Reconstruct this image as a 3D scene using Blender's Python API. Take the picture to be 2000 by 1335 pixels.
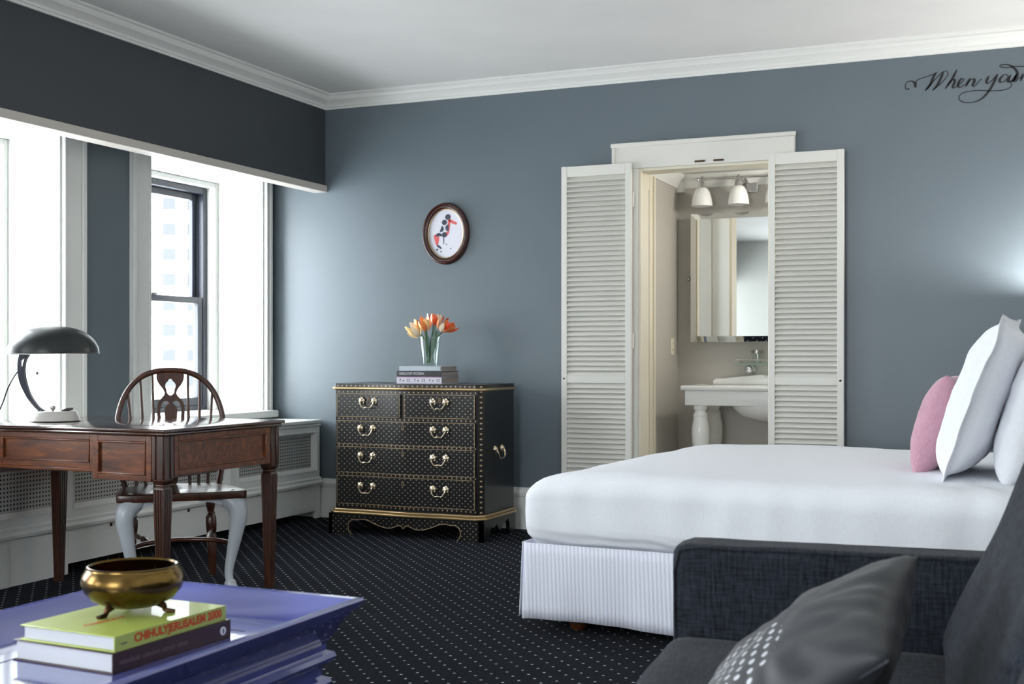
import bpy, bmesh, math, random
from mathutils import Vector, Matrix, noise
R = math.radians
PI = math.pi
random.seed(7)
for o in list(bpy.data.objects):
    bpy.data.objects.remove(o)
scene = bpy.context.scene
C = scene.collection

# ------------------------------------------------------------------ camera, world, exposure
cam_d = bpy.data.cameras.new('camera')
cam = bpy.data.objects.new('camera', cam_d); C.objects.link(cam)
cam.location = (0, 0, 1.06)
cam.rotation_euler = (R(90), 0, R(23.2))
cam_d.sensor_width = 36.0
cam_d.lens = 43.13
cam_d.shift_y = 27.5 / 2000
cam_d.clip_end = 600
cam_d.dof.use_dof = True
cam_d.dof.focus_distance = 5.6
cam_d.dof.aperture_fstop = 6.3
scene.camera = cam

SKY = 19.5
wd = bpy.data.worlds.new('overcast_sky'); scene.world = wd
wd.use_nodes = True
bg = wd.node_tree.nodes['Background']
bg.inputs[0].default_value = (0.90, 0.955, 1.0, 1)
bg.inputs[1].default_value = SKY
vs = scene.view_settings
vs.view_transform = 'Standard'; vs.look = 'None'; vs.gamma = 1.0
vs.use_curve_mapping = False
vs.exposure = 0.1
scene.cycles.max_bounces = 10
scene.cycles.diffuse_bounces = 6
scene.cycles.transparent_max_bounces = 12
scene.cycles.sample_clamp_indirect = 6.0

# window openings of the room, used for walls and for the daylight portals
XW, XO = -4.73, -5.25            # window wall: room side, outside
WZ0, WZ1 = 0.70, 2.235
WIN_L = [(5.689, 6.843), (3.851, 5.005), (2.013, 3.167), (0.175, 1.329), (-1.663, -0.509)]
YR = -1.9                        # wall behind the camera
WIN_R = [(-2.9, -1.3)]
RZ0, RZ1 = 0.70, 2.35

def portal(loc, rot, sx, sy):
    l = bpy.data.lights.new('window_daylight', 'AREA')
    l.shape = 'RECTANGLE'; l.size = sx; l.size_y = sy
    l.cycles.is_portal = True
    o = bpy.data.objects.new('window_daylight', l); C.objects.link(o)
    o.location = loc; o.rotation_euler = rot
for y0, y1 in WIN_L:
    portal((XO - .02, (y0 + y1) / 2, (WZ0 + WZ1) / 2), (0, R(-90), 0), WZ1 - WZ0, y1 - y0)
for x0, x1 in WIN_R:
    portal(((x0 + x1) / 2, YR - .16, (RZ0 + RZ1) / 2), (R(90), 0, 0), x1 - x0, RZ1 - RZ0)
portal((-4.03, 7.7, 1.55), (0, R(-90), 0), 1.3, .9)

# ------------------------------------------------------------------ helpers
def lin(c):
    c = c / 255.0
    return c / 12.92 if c <= 0.04045 else ((c + 0.055) / 1.055) ** 2.4
def rgb(r, g, b):
    return (lin(r), lin(g), lin(b), 1)

class MB:
    def __init__(s): s.v = []; s.f = []
    def add(s, vs_, fs_):
        n = len(s.v); s.v += [tuple(p) for p in vs_]; s.f += [tuple(i + n for i in f) for f in fs_]; return s
    def box(s, x0, x1, y0, y1, z0, z1):
        x0, x1 = min(x0, x1), max(x0, x1); y0, y1 = min(y0, y1), max(y0, y1); z0, z1 = min(z0, z1), max(z0, z1)
        return s.add([(x0,y0,z0),(x1,y0,z0),(x1,y1,z0),(x0,y1,z0),(x0,y0,z1),(x1,y0,z1),(x1,y1,z1),(x0,y1,z1)],
                     [(0,3,2,1),(4,5,6,7),(0,1,5,4),(1,2,6,5),(2,3,7,6),(3,0,4,7)])
    def frustum(s, c, r0, r1, z0, z1):           # square tapered post; r = half widths
        x, y = c
        v = [(x + a * r0, y + b * r0, z0) for a, b in ((-1,-1),(1,-1),(1,1),(-1,1))] + [(x + a * r1, y + b * r1, z1) for a, b in ((-1,-1),(1,-1),(1,1),(-1,1))]
        return s.add(v, [(0,3,2,1),(4,5,6,7),(0,1,5,4),(1,2,6,5),(2,3,7,6),(3,0,4,7)])
    def lathe(s, prof, c=(0,0,0), n=24, M=None):
        v = []; f = []
        m = len(prof)
        for r, z in prof:
            for k in range(n):
                a = 2 * PI * k / n
                p = Vector((r * math.cos(a), r * math.sin(a), z))
                if M is not None: p = M @ p
                v.append((p.x + c[0], p.y + c[1], p.z + c[2]))
        for i in range(m - 1):
            for k in range(n):
                k2 = (k + 1) % n
                f.append((i*n+k, i*n+k2, (i+1)*n+k2, (i+1)*n+k))
        if prof[0][0] > 1e-6: f.append(tuple(reversed(range(n))))
        if prof[-1][0] > 1e-6: f.append(tuple((m-1)*n + k for k in range(n)))
        return s.add(v, f)
    def tube(s, pts, rad, n=10, closed=False, flat=1.0, up=None):
        pts = [Vector(p) for p in pts]; m = len(pts)
        if not isinstance(rad, (list, tuple)): rad = [rad] * m
        v = []; f = []
        prev = None
        for i, p in enumerate(pts):
            if closed: t = pts[(i + 1) % m] - pts[i - 1]
            else: t = pts[min(i + 1, m - 1)] - pts[max(i - 1, 0)]
            if t.length < 1e-9: t = Vector((0, 0, 1))
            t.normalize()
            if prev is None:
                a = Vector(up) if up else (Vector((0, 0, 1)) if abs(t.z) < .9 else Vector((1, 0, 0)))
                nx = (a - t * a.dot(t)).normalized()
            else:
                nx = (prev - t * prev.dot(t))
                if nx.length < 1e-6: nx = t.orthogonal()
                nx.normalize()
            prev = nx
            ny = t.cross(nx)
            for k in range(n):
                a = 2 * PI * k / n
                q = p + nx * (rad[i] * math.cos(a)) + ny * (rad[i] * flat * math.sin(a))
                v.append(tuple(q))
        rng = m if closed else m - 1
        for i in range(rng):
            j = (i + 1) % m
            for k in range(n):
                k2 = (k + 1) % n
                f.append((i*n+k, i*n+k2, j*n+k2, j*n+k))
        if not closed:
            f.append(tuple(reversed(range(n)))); f.append(tuple((m-1)*n + k for k in range(n)))
        return s.add(v, f)
    def prism(s, poly, d0, d1, axis='y'):        # polygon in the plane across axis, extruded along it
        def P(a, b, d):
            return {'y': (a, d, b), 'x': (d, a, b), 'z': (a, b, d)}[axis]
        n = len(poly)
        v = [P(a, b, d0) for a, b in poly] + [P(a, b, d1) for a, b in poly]
        f = [tuple(range(n)), tuple(reversed(range(n, 2 * n)))]
        for i in range(n):
            j = (i + 1) % n
            f.append((i, i + n, j + n, j))
        return s.add(v, f)
    def mesh(s, name, bevel=0, seg=2, smooth=True, ang=38):
        if bevel > 0 and ang == 38: ang = 20
        me = bpy.data.meshes.new(name)
        bm = bmesh.new()
        vv = [bm.verts.new(p) for p in s.v]
        for f in s.f:
            try: bm.faces.new([vv[i] for i in f])
            except ValueError: pass
        bmesh.ops.recalc_face_normals(bm, faces=bm.faces)
        if bevel > 0:
            es = [e for e in bm.edges if len(e.link_faces) == 2 and e.calc_face_angle(0) > .5]
            bmesh.ops.bevel(bm, geom=es, offset=bevel, segments=seg, profile=.5, affect='EDGES', clamp_overlap=True)
        bm.to_mesh(me); bm.free()
        if smooth:
            me.polygons.foreach_set('use_smooth', [True] * len(me.polygons))
            me.set_sharp_from_angle(angle=R(ang))
        return me
    def build(s, name, mat, parent=None, bevel=0, seg=2, smooth=True, ang=38, loc=(0,0,0), rot=(0,0,0)):
        return obj(name, s.mesh(name, bevel, seg, smooth, ang), mat, parent, loc, rot)

def obj(name, me, mat, parent=None, loc=(0,0,0), rot=(0,0,0)):
    if mat is not None and len(me.materials) == 0: me.materials.append(mat)
    o = bpy.data.objects.new(name, me); C.objects.link(o)
    o.location = loc; o.rotation_euler = rot
    if parent is not None: o.parent = parent
    return o
def tag(o, label, cat, group=None, kind=None):
    if label: o['label'] = label
    if cat: o['category'] = cat
    if group: o['group'] = group
    if kind: o['kind'] = kind
    return o
def thing(name, label, cat, loc=(0,0,0), rz=0, group=None):
    o = bpy.data.objects.new(name, None); C.objects.link(o)
    o.empty_display_size = .1
    o.location = loc; o.rotation_euler = (0, 0, rz)
    return tag(o, label, cat, group)
def struct(name, mb, mat, parent=None, **k):
    o = mb.build(name, mat, parent, **k)
    if parent is None: o['kind'] = 'structure'
    return o
def struct_root(name, label=None, loc=(0,0,0)):
    o = bpy.data.objects.new(name, None); C.objects.link(o); o.location = loc
    o['kind'] = 'structure'
    if label: o['label'] = label
    return o
def B(name, mat, parent, *boxes, bevel=0, **k):
    m = MB()
    for b in boxes: m.box(*b)
    return m.build(name, mat, parent, bevel=bevel, **k)

def crom(pts, n=6):                               # smooth polyline through points
    pts = [Vector(p) for p in pts]; out = []
    for i in range(len(pts) - 1):
        p0 = pts[max(i-1, 0)]; p1 = pts[i]; p2 = pts[i+1]; p3 = pts[min(i+2, len(pts)-1)]
        for k in range(n):
            t = k / n
            out.append(.5 * ((2*p1) + (p2-p0)*t + (2*p0-5*p1+4*p2-p3)*t*t + (3*p1-p0-3*p2+p3)*t**3))
    out.append(pts[-1]); return out
def shape2d(name, outlines, depth, mat, parent, M=None, bevel=0.0):     # filled 2D outlines with holes, thickness depth
    cu = bpy.data.curves.new(name, 'CURVE'); cu.dimensions = '2D'; cu.fill_mode = 'BOTH'; cu.extrude = depth / 2
    cu.bevel_depth = bevel
    for ol in outlines:
        sp = cu.splines.new('POLY'); sp.points.add(len(ol) - 1)
        for p, q in zip(sp.points, ol): p.co = (q[0], q[1], 0, 1)
        sp.use_cyclic_u = True
    return curve_obj(name, cu, mat, parent, M)
def curve_obj(name, cu, mat, parent, M=None):
    t = bpy.data.objects.new('tmp', cu); C.objects.link(t)
    dg = bpy.context.evaluated_depsgraph_get(); dg.update()
    me = bpy.data.meshes.new_from_object(t.evaluated_get(dg))
    bpy.data.objects.remove(t); bpy.data.curves.remove(cu)
    me.name = name
    if M is not None: me.transform(M)
    me.materials.clear()
    return obj(name, me, mat, parent)
def text(name, body, size, mat, parent, M, extrude=.0004, width=None, bold=0.0):
    cu = bpy.data.curves.new(name, 'FONT'); cu.body = body; cu.size = 1.0; cu.extrude = 0
    cu.align_x = 'LEFT'; cu.offset = bold
    o = curve_obj(name, cu, mat, parent)
    me = o.data
    xs = [v.co.x for v in me.vertices]; ys = [v.co.y for v in me.vertices]
    w = max(xs) - min(xs); h = max(ys) - min(ys)
    sx = (width / w) if width else size / h
    for v in me.vertices:
        v.co = ((v.co.x - min(xs)) * sx, (v.co.y - min(ys)) * size / h, extrude)
    me.transform(M)
    return o
def basis(o, x, y, z):                            # matrix from origin and axes
    return Matrix((( x[0], y[0], z[0], o[0]), (x[1], y[1], z[1], o[1]), (x[2], y[2], z[2], o[2]), (0, 0, 0, 1)))
def rounded(x0, x1, y0, y1, z0, z1, r, n=24, fn=None, name='m'):
    """box of rounded edges made of gridded faces, fn(p, normal) displaces a point"""
    bm = bmesh.new()
    bmesh.ops.create_cube(bm, size=2)
    bmesh.ops.subdivide_edges(bm, edges=bm.edges[:], cuts=n, use_grid_fill=True)
    c = Vector(((x0+x1)/2, (y0+y1)/2, (z0+z1)/2)); h = Vector(((x1-x0)/2, (y1-y0)/2, (z1-z0)/2))
    for v in bm.verts:
        p = Vector((v.co.x * h.x, v.co.y * h.y, v.co.z * h.z))
        q = Vector([max(-(h[i] - r), min(h[i] - r, p[i])) for i in range(3)])
        d = p - q
        if d.length > 1e-9:
            d.normalize(); p = q + d * r
        v.co = c + p
        if fn: v.co = fn(v.co.copy(), d)
    me = bpy.data.meshes.new(name); bm.to_mesh(me); bm.free()
    me.polygons.foreach_set('use_smooth', [True] * len(me.polygons))
    return me

# ------------------------------------------------------------------ materials
class V:                                           # tiny expression builder for math nodes
    def __init__(s, nt, sock): s.nt = nt; s.s = sock
    def _m(s, op, a, b=None, c=None):
        n = s.nt.nodes.new('ShaderNodeMath'); n.operation = op
        for i, x in enumerate((a, b, c)):
            if x is None: continue
            if isinstance(x, V): s.nt.links.new(x.s, n.inputs[i])
            else: n.inputs[i].default_value = x
        return V(s.nt, n.outputs[0])
    def __add__(s, o): return s._m('ADD', s, o)
    def __sub__(s, o): return s._m('SUBTRACT', s, o)
    def __mul__(s, o): return s._m('MULTIPLY', s, o)
    def __truediv__(s, o): return s._m('DIVIDE', s, o)
    def fr(s): return s._m('FRACT', s)
    def ab(s): return s._m('ABSOLUTE', s)
    def pw(s, e): return s._m('POWER', s, e)
    def lt(s, o): return s._m('LESS_THAN', s, o)
    def gt(s, o): return s._m('GREATER_THAN', s, o)
    def mx(s, o): return s._m('MAXIMUM', s, o)
    def mn(s, o): return s._m('MINIMUM', s, o)
    def sn(s): return s._m('SINE', s)
class Mat:
    def __init__(s, name, col, rough=.5, metal=0.0, **k):
        m = s.m = bpy.data.materials.new(name); m.use_nodes = True
        s.nt = m.node_tree; s.p = s.nt.nodes['Principled BSDF']
        s.p.inputs['Base Color'].default_value = col
        s.p.inputs['Roughness'].default_value = rough
        s.p.inputs['Metallic'].default_value = metal
        for a, b in k.items(): s.p.inputs[a.replace('_', ' ')].default_value = b
        m.diffuse_color = col
        s._co = None
    def co(s, kind='Object'):
        if s._co is None: s._co = s.nt.nodes.new('ShaderNodeTexCoord')
        return s._co.outputs[kind]
    def xyz(s):
        n = s.nt.nodes.new('ShaderNodeSeparateXYZ'); s.nt.links.new(s.co(), n.inputs[0])
        return [V(s.nt, n.outputs[i]) for i in range(3)]
    def noise(s, scale=5, detail=4, stretch=(1,1,1), rough=.5, dist=0.0):
        mp = s.nt.nodes.new('ShaderNodeMapping'); mp.inputs['Scale'].default_value = stretch
        s.nt.links.new(s.co(), mp.inputs[0])
        n = s.nt.nodes.new('ShaderNodeTexNoise'); n.inputs['Scale'].default_value = scale; n.inputs['Detail'].default_value = detail
        n.inputs['Roughness'].default_value = rough; n.inputs['Distortion'].default_value = dist
        s.nt.links.new(mp.outputs[0], n.inputs['Vector'])
        return V(s.nt, n.outputs[0])
    def mix(s, fac, a, b):
        n = s.nt.nodes.new('ShaderNodeMix'); n.data_type = 'RGBA'
        for i, x in ((6, a), (7, b)):
            if isinstance(x, tuple): n.inputs[i].default_value = x
            else: s.nt.links.new(x, n.inputs[i])
        if isinstance(fac, V): s.nt.links.new(fac.s, n.inputs[0])
        else: n.inputs[0].default_value = fac
        return n.outputs[2]
    def ramp(s, fac, *stops):
        n = s.nt.nodes.new('ShaderNodeValToRGB'); s.nt.links.new(fac.s, n.inputs[0])
        e = n.color_ramp.elements
        while len(e) < len(stops): e.new(.5)
        for q, (p, c) in zip(e, stops): q.position = p; q.color = c
        return n.outputs[0]
    def color(s, sock): s.nt.links.new(sock, s.p.inputs['Base Color']); return s
    def inp(s, name, v): s.nt.links.new(v.s if isinstance(v, V) else v, s.p.inputs[name]); return s
    def bump(s, h, strength=.3, dist=.01):
        n = s.nt.nodes.new('ShaderNodeBump'); n.inputs['Strength'].default_value = strength; n.inputs['Distance'].default_value = dist
        s.nt.links.new(h.s, n.inputs['Height']); s.nt.links.new(n.outputs[0], s.p.inputs['Normal']); return s
def simple(name, col, rough=.5, metal=0.0, **k): return Mat(name, col, rough, metal, **k).m

# paints
def paint(name, col, rough=.55, b=.06, var=.05):
    m = Mat(name, col, rough)
    n = m.noise(3.0, 3)
    c2 = tuple(x * (1 - var) for x in col[:3]) + (1,)
    m.color(m.ramp(n, (.3, col), (.75, c2)))
    m.bump(m.noise(220, 2), b, .002)
    return m.m
M_wall = paint('blue_grey_wall_paint', rgb(97, 108, 115), .40)
M_wall2 = paint('pale_grey_wall_paint', rgb(216, 216, 212), .5)
M_fascia = paint('dark_slate_fascia_paint', rgb(57, 62, 67), .6)
M_ceil = paint('ceiling_white', rgb(222, 222, 220), .8)
M_white = paint('white_gloss_trim', rgb(226, 227, 223), .38, .03, .03)
M_cream = paint('cream_trim', rgb(226, 219, 200), .4, .03, .03)
M_bath = paint('bathroom_greige_paint', rgb(182, 178, 170), .6)
M_tile = paint('bathroom_floor', rgb(190, 188, 182), .35)
M_shut = paint('shutter_off_white', rgb(224, 222, 214), .45, .03, .03)
M_rail = paint('fascia_trim_stone', rgb(196, 190, 182), .5)
M_darkframe = simple('charcoal_window_frame', rgb(38, 42, 52), .35)
M_ext = paint('facade_concrete', rgb(222, 222, 222), .8)
M_extwin = simple('facade_glass', rgb(56, 58, 60), .9, Specular_IOR_Level=0.0)
M_chrome = simple('chrome', rgb(205, 205, 205), .12, 1.0)
M_nickel = simple('brushed_nickel', rgb(160, 158, 152), .3, 1.0)
M_mirror = simple('mirror_silver', rgb(238, 240, 238), .01, 1.0)
M_porc = simple('white_porcelain', rgb(240, 240, 238), .15, Coat_Weight=.3)
M_opal = simple('opal_glass', rgb(240, 240, 238), .25, Coat_Weight=.3)
M_black = simple('black_plastic', rgb(16, 16, 18), .4)
M_rub = simple('painted_recess_shade', rgb(10, 10, 11), .9)  # near-black standing in for the shade inside the radiator cover
M_ink = simple('black_lettering', rgb(14, 14, 18), .6)
M_paper = paint('page_edges', rgb(196, 198, 204), .8, .02)

# thin window glass
def thin_glass(name, col=(1,1,1,1), gl=.06):
    m = bpy.data.materials.new(name); m.use_nodes = True; nt = m.node_tree; nt.nodes.clear()
    out = nt.nodes.new('ShaderNodeOutputMaterial'); mx = nt.nodes.new('ShaderNodeMixShader')
    tr = nt.nodes.new('ShaderNodeBsdfTransparent'); tr.inputs[0].default_value = col
    g = nt.nodes.new('ShaderNodeBsdfGlossy'); g.inputs['Roughness'].default_value = .02
    mx.inputs[0].default_value = gl
    nt.links.new(tr.outputs[0], mx.inputs[1]); nt.links.new(g.outputs[0], mx.inputs[2]); nt.links.new(mx.outputs[0], out.inputs[0])
    return m
M_glass = thin_glass('window_glass')
M_shelfglass = thin_glass('shelf_glass', (.78, .88, .84, 1), .10)
M_vase = thin_glass('vase_glass', (.955, .98, .975, 1), .07)
M_water = thin_glass('vase_water', (.95, .98, .965, 1), .02)

# carpet: navy pile with small pale dots
def carpet():
    m = Mat('navy_dotted_carpet', rgb(24, 28, 36), .95)
    x, y, z = m.xyz()
    px, py = .078, .084
    def d(ox, oy):
        a = ((x / px + ox).fr() - .5) * px
        b = ((y / py + oy).fr() - .5) * py
        return (a * a + b * b)
    r2 = d(0.0, 0.0).mn(d(.5, .5))
    dot = r2.lt(.0050 ** 2)
    nz = m.noise(160, 3)
    base = m.ramp(nz, (.3, rgb(4, 6, 9)), (.7, rgb(16, 21, 33)))
    m.color(m.mix(dot, base, rgb(176, 180, 186)))
    rib = (y * 520.0).sn() * .5 + nz
    m.bump(rib + dot * 2.0, .5, .003)
    m.p.inputs['Sheen Weight'].default_value = .02
    m.p.inputs['Sheen Roughness'].default_value = .4
    m.p.inputs['Specular IOR Level'].default_value = .05
    return m.m
M_carpet = carpet()

def wood(name, c1, c2, c3, rough=.25, stretch=(2, 14, 14), coat=.5, scale=3.0):
    m = Mat(name, c1, rough, Coat_Weight=coat, Coat_Roughness=.12)
    n = m.noise(scale, 6, stretch, .6, .8)
    m.color(m.ramp(n, (.25, c1), (.5, c2), (.75, c3)))
    m.bump(m.noise(scale * 6, 4, stretch), .05, .002)
    return m.m
M_desk = wood('mahogany_desk', rgb(44, 20, 8), rgb(94, 46, 17), rgb(134, 74, 30), .36, coat=.12)
M_deskv = wood('mahogany_upright_shade_tone', rgb(28, 13, 8), rgb(58, 28, 15), rgb(80, 42, 21), .34, (14, 14, 2), .3)  # shade on the legs put into a darker mahogany colour
M_desktop = wood('mahogany_polished_top', rgb(38, 16, 10), rgb(60, 28, 17), rgb(76, 38, 22), .16, (2, 14, 14), 1.0)
M_chair = wood('dark_walnut_chair', rgb(36, 16, 9), rgb(66, 31, 15), rgb(84, 42, 20), .36, (12, 12, 2), .25)
M_ovalw = wood('red_mahogany_frame', rgb(30, 11, 8), rgb(56, 22, 13), rgb(72, 30, 17), .34, (6, 6, 6), .25)
M_legw = wood('bed_leg_wood', rgb(60, 30, 16), rgb(90, 48, 26), rgb(110, 62, 34), .3)

M_gold = simple('antique_gold', rgb(188, 164, 122), .32, .9)
M_gold2 = simple('gilt_line', rgb(168, 148, 118), .45, .5)
def brass(name, a, b, rough):
    m = Mat(name, a, rough, 1.0)
    n = m.noise(14, 4)
    m.color(m.ramp(n, (.3, a), (.72, b)))
    m.inp('Roughness', n * .25 + (rough - .12))
    return m.m
M_brass = brass('aged_brass', rgb(126, 101, 55), rgb(76, 58, 33), .24)
M_handle = brass('polished_brass_handle', rgb(232, 218, 194), rgb(206, 184, 150), .28)
M_foot = brass('dark_bronze', rgb(92, 66, 44), rgb(58, 42, 32), .4)

# black lacquer with small gilt stars
def star_lacquer():
    m = Mat('black_lacquer_gilt_stars', rgb(10, 10, 13), .32, Coat_Weight=.15, Coat_Roughness=.16)
    x, y, z = m.xyz()
    p, q = .0362, .0310
    def star(ox, oz):
        a = ((x / p + ox).fr() - .5).ab(); b = ((z / q + oz).fr() - .5).ab()
        return a.pw(.55) + b.pw(.55)
    d = star(0.0, 0.0).mn(star(.5, .5))
    f = d.lt(.44)
    nz = m.noise(30, 2)
    m.color(m.mix(f * (nz * .9 + .2).mn(1.0), rgb(7, 7, 10), rgb(190, 178, 156)))
    return m.m
def dot_lacquer(name, along):
    m = Mat(name, rgb(16, 12, 14), .32, Coat_Weight=.15, Coat_Roughness=.16)
    x, y, z = m.xyz()
    t = x if along == 'x' else z
    a = ((t / .0300).fr() - .5) * .0300
    o = (z if along == 'x' else x)
    if along == 'x': cs = (.8475, .6880, .5300, .3590, .1700, .8840)
    else: cs = (.013, .972, .451)
    r2 = None
    for c in cs:
        b = o - c; e = a * a + b * b
        r2 = e if r2 is None else r2.mn(e)
    m.color(m.mix(r2.lt(.0046 ** 2), rgb(20, 14, 15), rgb(188, 168, 142)))
    return m.m
M_star = star_lacquer()
M_dotx = dot_lacquer('black_lacquer_dotted_rail', 'x')
M_dotz = dot_lacquer('black_lacquer_dotted_stile', 'z')
M_lac = simple('black_lacquer', rgb(8, 8, 10), .3, Coat_Weight=.12, Coat_Roughness=.12)

# radiator grille: pierced metal sheet
def grille():
    m = Mat('pierced_grille', rgb(200, 200, 196), .5)
    x, y, z = m.xyz()
    p = .020
    def ring(oy, oz):
        a = (y / p + oy).fr() - .5; b = (z / p + oz).fr() - .5
        d = (a * a + b * b).pw(.5)
        return d, a, b
    d1, a1, b1 = ring(0.0, 0.0)
    d2, a2, b2 = ring(.5, .5)
    metal = (d1 - .36).ab().lt(.10).mx((d2 - .14).ab().lt(.09)).mx(a2.ab().mn(b2.ab()).lt(.045))
    m.color(m.mix(metal, rgb(22, 22, 24), rgb(188, 188, 184)))
    m.bump(metal, .6, .002)
    return m.m
M_grille = grille()

# fabrics
def fabric(name, a, b, scale=340, rough=.95, bstr=.25, sheen=.2, big=.0):
    m = Mat(name, a, rough, Sheen_Weight=sheen, Specular_IOR_Level=.2)
    n1 = m.noise(scale, 2, (1, .12, .12)); n2 = m.noise(scale, 2, (.12, 1, 1)); n3 = m.noise(scale, 2, (1, 1, .1))
    w = (n1 + n2 + n3) * .3333
    m.color(m.ramp(w, (.36, a), (.64, b)))
    m.bump(w, bstr, .002)
    return m.m
M_sofa = fabric('slate_sofa_weave', rgb(14, 16, 20), rgb(50, 55, 65), 170, bstr=.4, sheen=.05)
M_sheet = fabric('white_cotton_sheet', rgb(228, 230, 236), rgb(238, 240, 244), 500, .85, .05, .1)
M_sham = fabric('white_pillow_cotton', rgb(228, 230, 236), rgb(240, 241, 246), 500, .85, .05, .1)
M_pink = fabric('dusty_pink_linen', rgb(178, 132, 149), rgb(200, 156, 171), 420, .9, .2, .3)
M_head = fabric('charcoal_headboard', rgb(40, 42, 48), rgb(62, 66, 74), 240)
def skirt_mat():
    m = Mat('striped_bed_skirt', rgb(226, 228, 240), .8)
    x, y, z = m.xyz()
    s = ((x + y) / .0165).fr()
    f = s.gt(.5)
    m.color(m.mix(f, rgb(218, 221, 236), rgb(234, 236, 246)))
    m.bump((((x + y) * (2 * PI / .0165)).sn()), .25, .003)
    return m.m
M_skirt = skirt_mat()
def dots_cushion():
    m = Mat('dotted_charcoal_satin', rgb(36, 38, 43), .55, Sheen_Weight=.1)
    x, y, z = m.xyz()
    p = .026
    a = ((x / p).fr() - .5) * p; b = ((z / p).fr() - .5) * p
    dot = (a * a + b * b).lt(.0062 ** 2)
    reg = ((x - .05) * (x - .05) + (z + .085) * (z + .085)).lt(.125 ** 2)
    front = y.lt(0.0)
    m.color(m.mix(dot * reg * front, rgb(36, 38, 43), rgb(196, 198, 204)))
    return m.m
M_dotc = dots_cushion()
M_bluelac = simple('periwinkle_lacquer_tray', rgb(82, 89, 160), .2, Coat_Weight=1.0, Coat_Roughness=.05, Coat_IOR=1.9)
M_shade = simple('lamp_shade_gunmetal', rgb(44, 47, 48), .34, .35)
M_shadein = simple('lamp_shade_inside_white', rgb(225, 225, 220), .6)
M_lampbase = simple('lamp_base_stone_enamel', rgb(196, 192, 186), .3, Coat_Weight=.3)
M_lamparm = simple('lamp_arm_dark_blue_steel', rgb(30, 32, 46), .35, .3)
M_legwhite = simple('pale_reflection_leg_wood', rgb(196, 202, 208), .35, Coat_Weight=.3)  # reflection on the front chair legs put into a pale base colour
M_green = simple('lime_green_cover', rgb(176, 190, 92), .4, Coat_Weight=.25)
M_orange = simple('orange_red_print', rgb(204, 74, 22), .5)
M_brown = simple('dark_brown_cover', rgb(52, 26, 26), .4, Coat_Weight=.2)
M_grey_print = simple('faint_grey_print', rgb(96, 78, 80), .5)
M_white_print = simple('white_print', rgb(226, 228, 234), .5)

# ------------------------------------------------------------------ the room
CZ = 2.765
YB = 6.95
XR_ = 0.62
struct('floor', MB().box(XO, XR_ + .2, YR - .2, YB + .14, -.12, 0), M_carpet, smooth=False)
struct('ceiling', MB().box(XO, XR_ + .2, YR - .2, YB + .14, CZ, CZ + .12), M_ceil, smooth=False)

# back wall with the doorway to the wash alcove
DX0, DX1, DZ = -2.165, -1.385, 2.165
m = MB()
m.box(XO, DX0, YB, YB + .14, 0, CZ); m.box(DX1, XR_ + .2, YB, YB + .14, 0, CZ); m.box(DX0, DX1, YB, YB + .14, DZ, CZ)
struct('wall_back', m, M_wall, smooth=False)
# window wall
m = MB()
ys = [YR - .2]
for y0, y1 in sorted(WIN_L): ys += [y0, y1]
ys.append(YB)
for i in range(0, len(ys), 2): m.box(XO, XW, ys[i], ys[i+1], 0, CZ)
for y0, y1 in WIN_L:
    m.box(XO, XW, y0, y1, 0, WZ0 - .04); m.box(XO, XW, y0, y1, WZ1, CZ)
struct('wall_left', m, M_wall, smooth=False)
# wall behind the camera, with two tall windows
m = MB()
xs = [XO]
for a in WIN_R: xs += list(a)
xs.append(XR_ + .2)
for i in range(0, len(xs), 2): m.box(xs[i], xs[i+1], YR - .15, YR, 0, CZ)
for x0, x1 in WIN_R:
    m.box(x0, x1, YR - .15, YR, 0, RZ0); m.box(x0, x1, YR - .15, YR, RZ1, CZ)
struct('wall_front', m, M_white, smooth=False)
struct('wall_right', MB().box(XR_, XR_ + .2, YR - .2, YB, 0, CZ), M_wall2, smooth=False)
# dropped fascia in front of the window niche
struct('wall_fascia', MB().box(-4.40, -4.318, YR, YB, 2.17, CZ), M_fascia, smooth=False)
struct('trim_1', MB().box(-4.405, -4.302, YR, YB, 2.138, 2.182), M_rail, bevel=.004)
# crown moulding
prof = [(0, 2.678), (.012, 2.678), (.016, 2.690), (.022, 2.692), (.026, 2.704), (.040, 2.716), (.064, 2.728), (.074, 2.742), (.074, 2.752), (.092, 2.756), (.096, CZ), (0, CZ)]
def crown(name, a, b, along, base, sgn):
    m = MB(); v = []; n = len(prof)
    for e, k in ((a, 1), (b, -1)):
        for d, z in prof:
            off = base + sgn * d
            v.append((e, off, z) if along == 'x' else (off, e, z))
    f = [tuple(range(n)), tuple(reversed(range(n, 2*n)))] + [(i, i+n, (i+1) % n + n, (i+1) % n) for i in range(n)]
    m.add(v, f)
    return struct(name, m, M_white, ang=25)
crown('trim_2', -4.318, XR_, 'x', YB, -1)
crown('trim_3', YR, YB - .0, 'y', -4.318, 1)
crown('trim_4', YR, YB, 'y', XR_, -1)
# baseboard of the back wall (right and left of the doorway)
m = MB()
bprof = [(0, 0), (.020, 0), (.020, .20), (.026, .205), (.026, .225), (.018, .235), (.012, .252), (0, .255)]
for a, b in ((-4.73, -2.335), (-1.24, XR_)):
    m.prism([(YB - d, z) for d, z in bprof], a, b, 'x')
struct('baseboard_back', m, M_white, ang=25)

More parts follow.
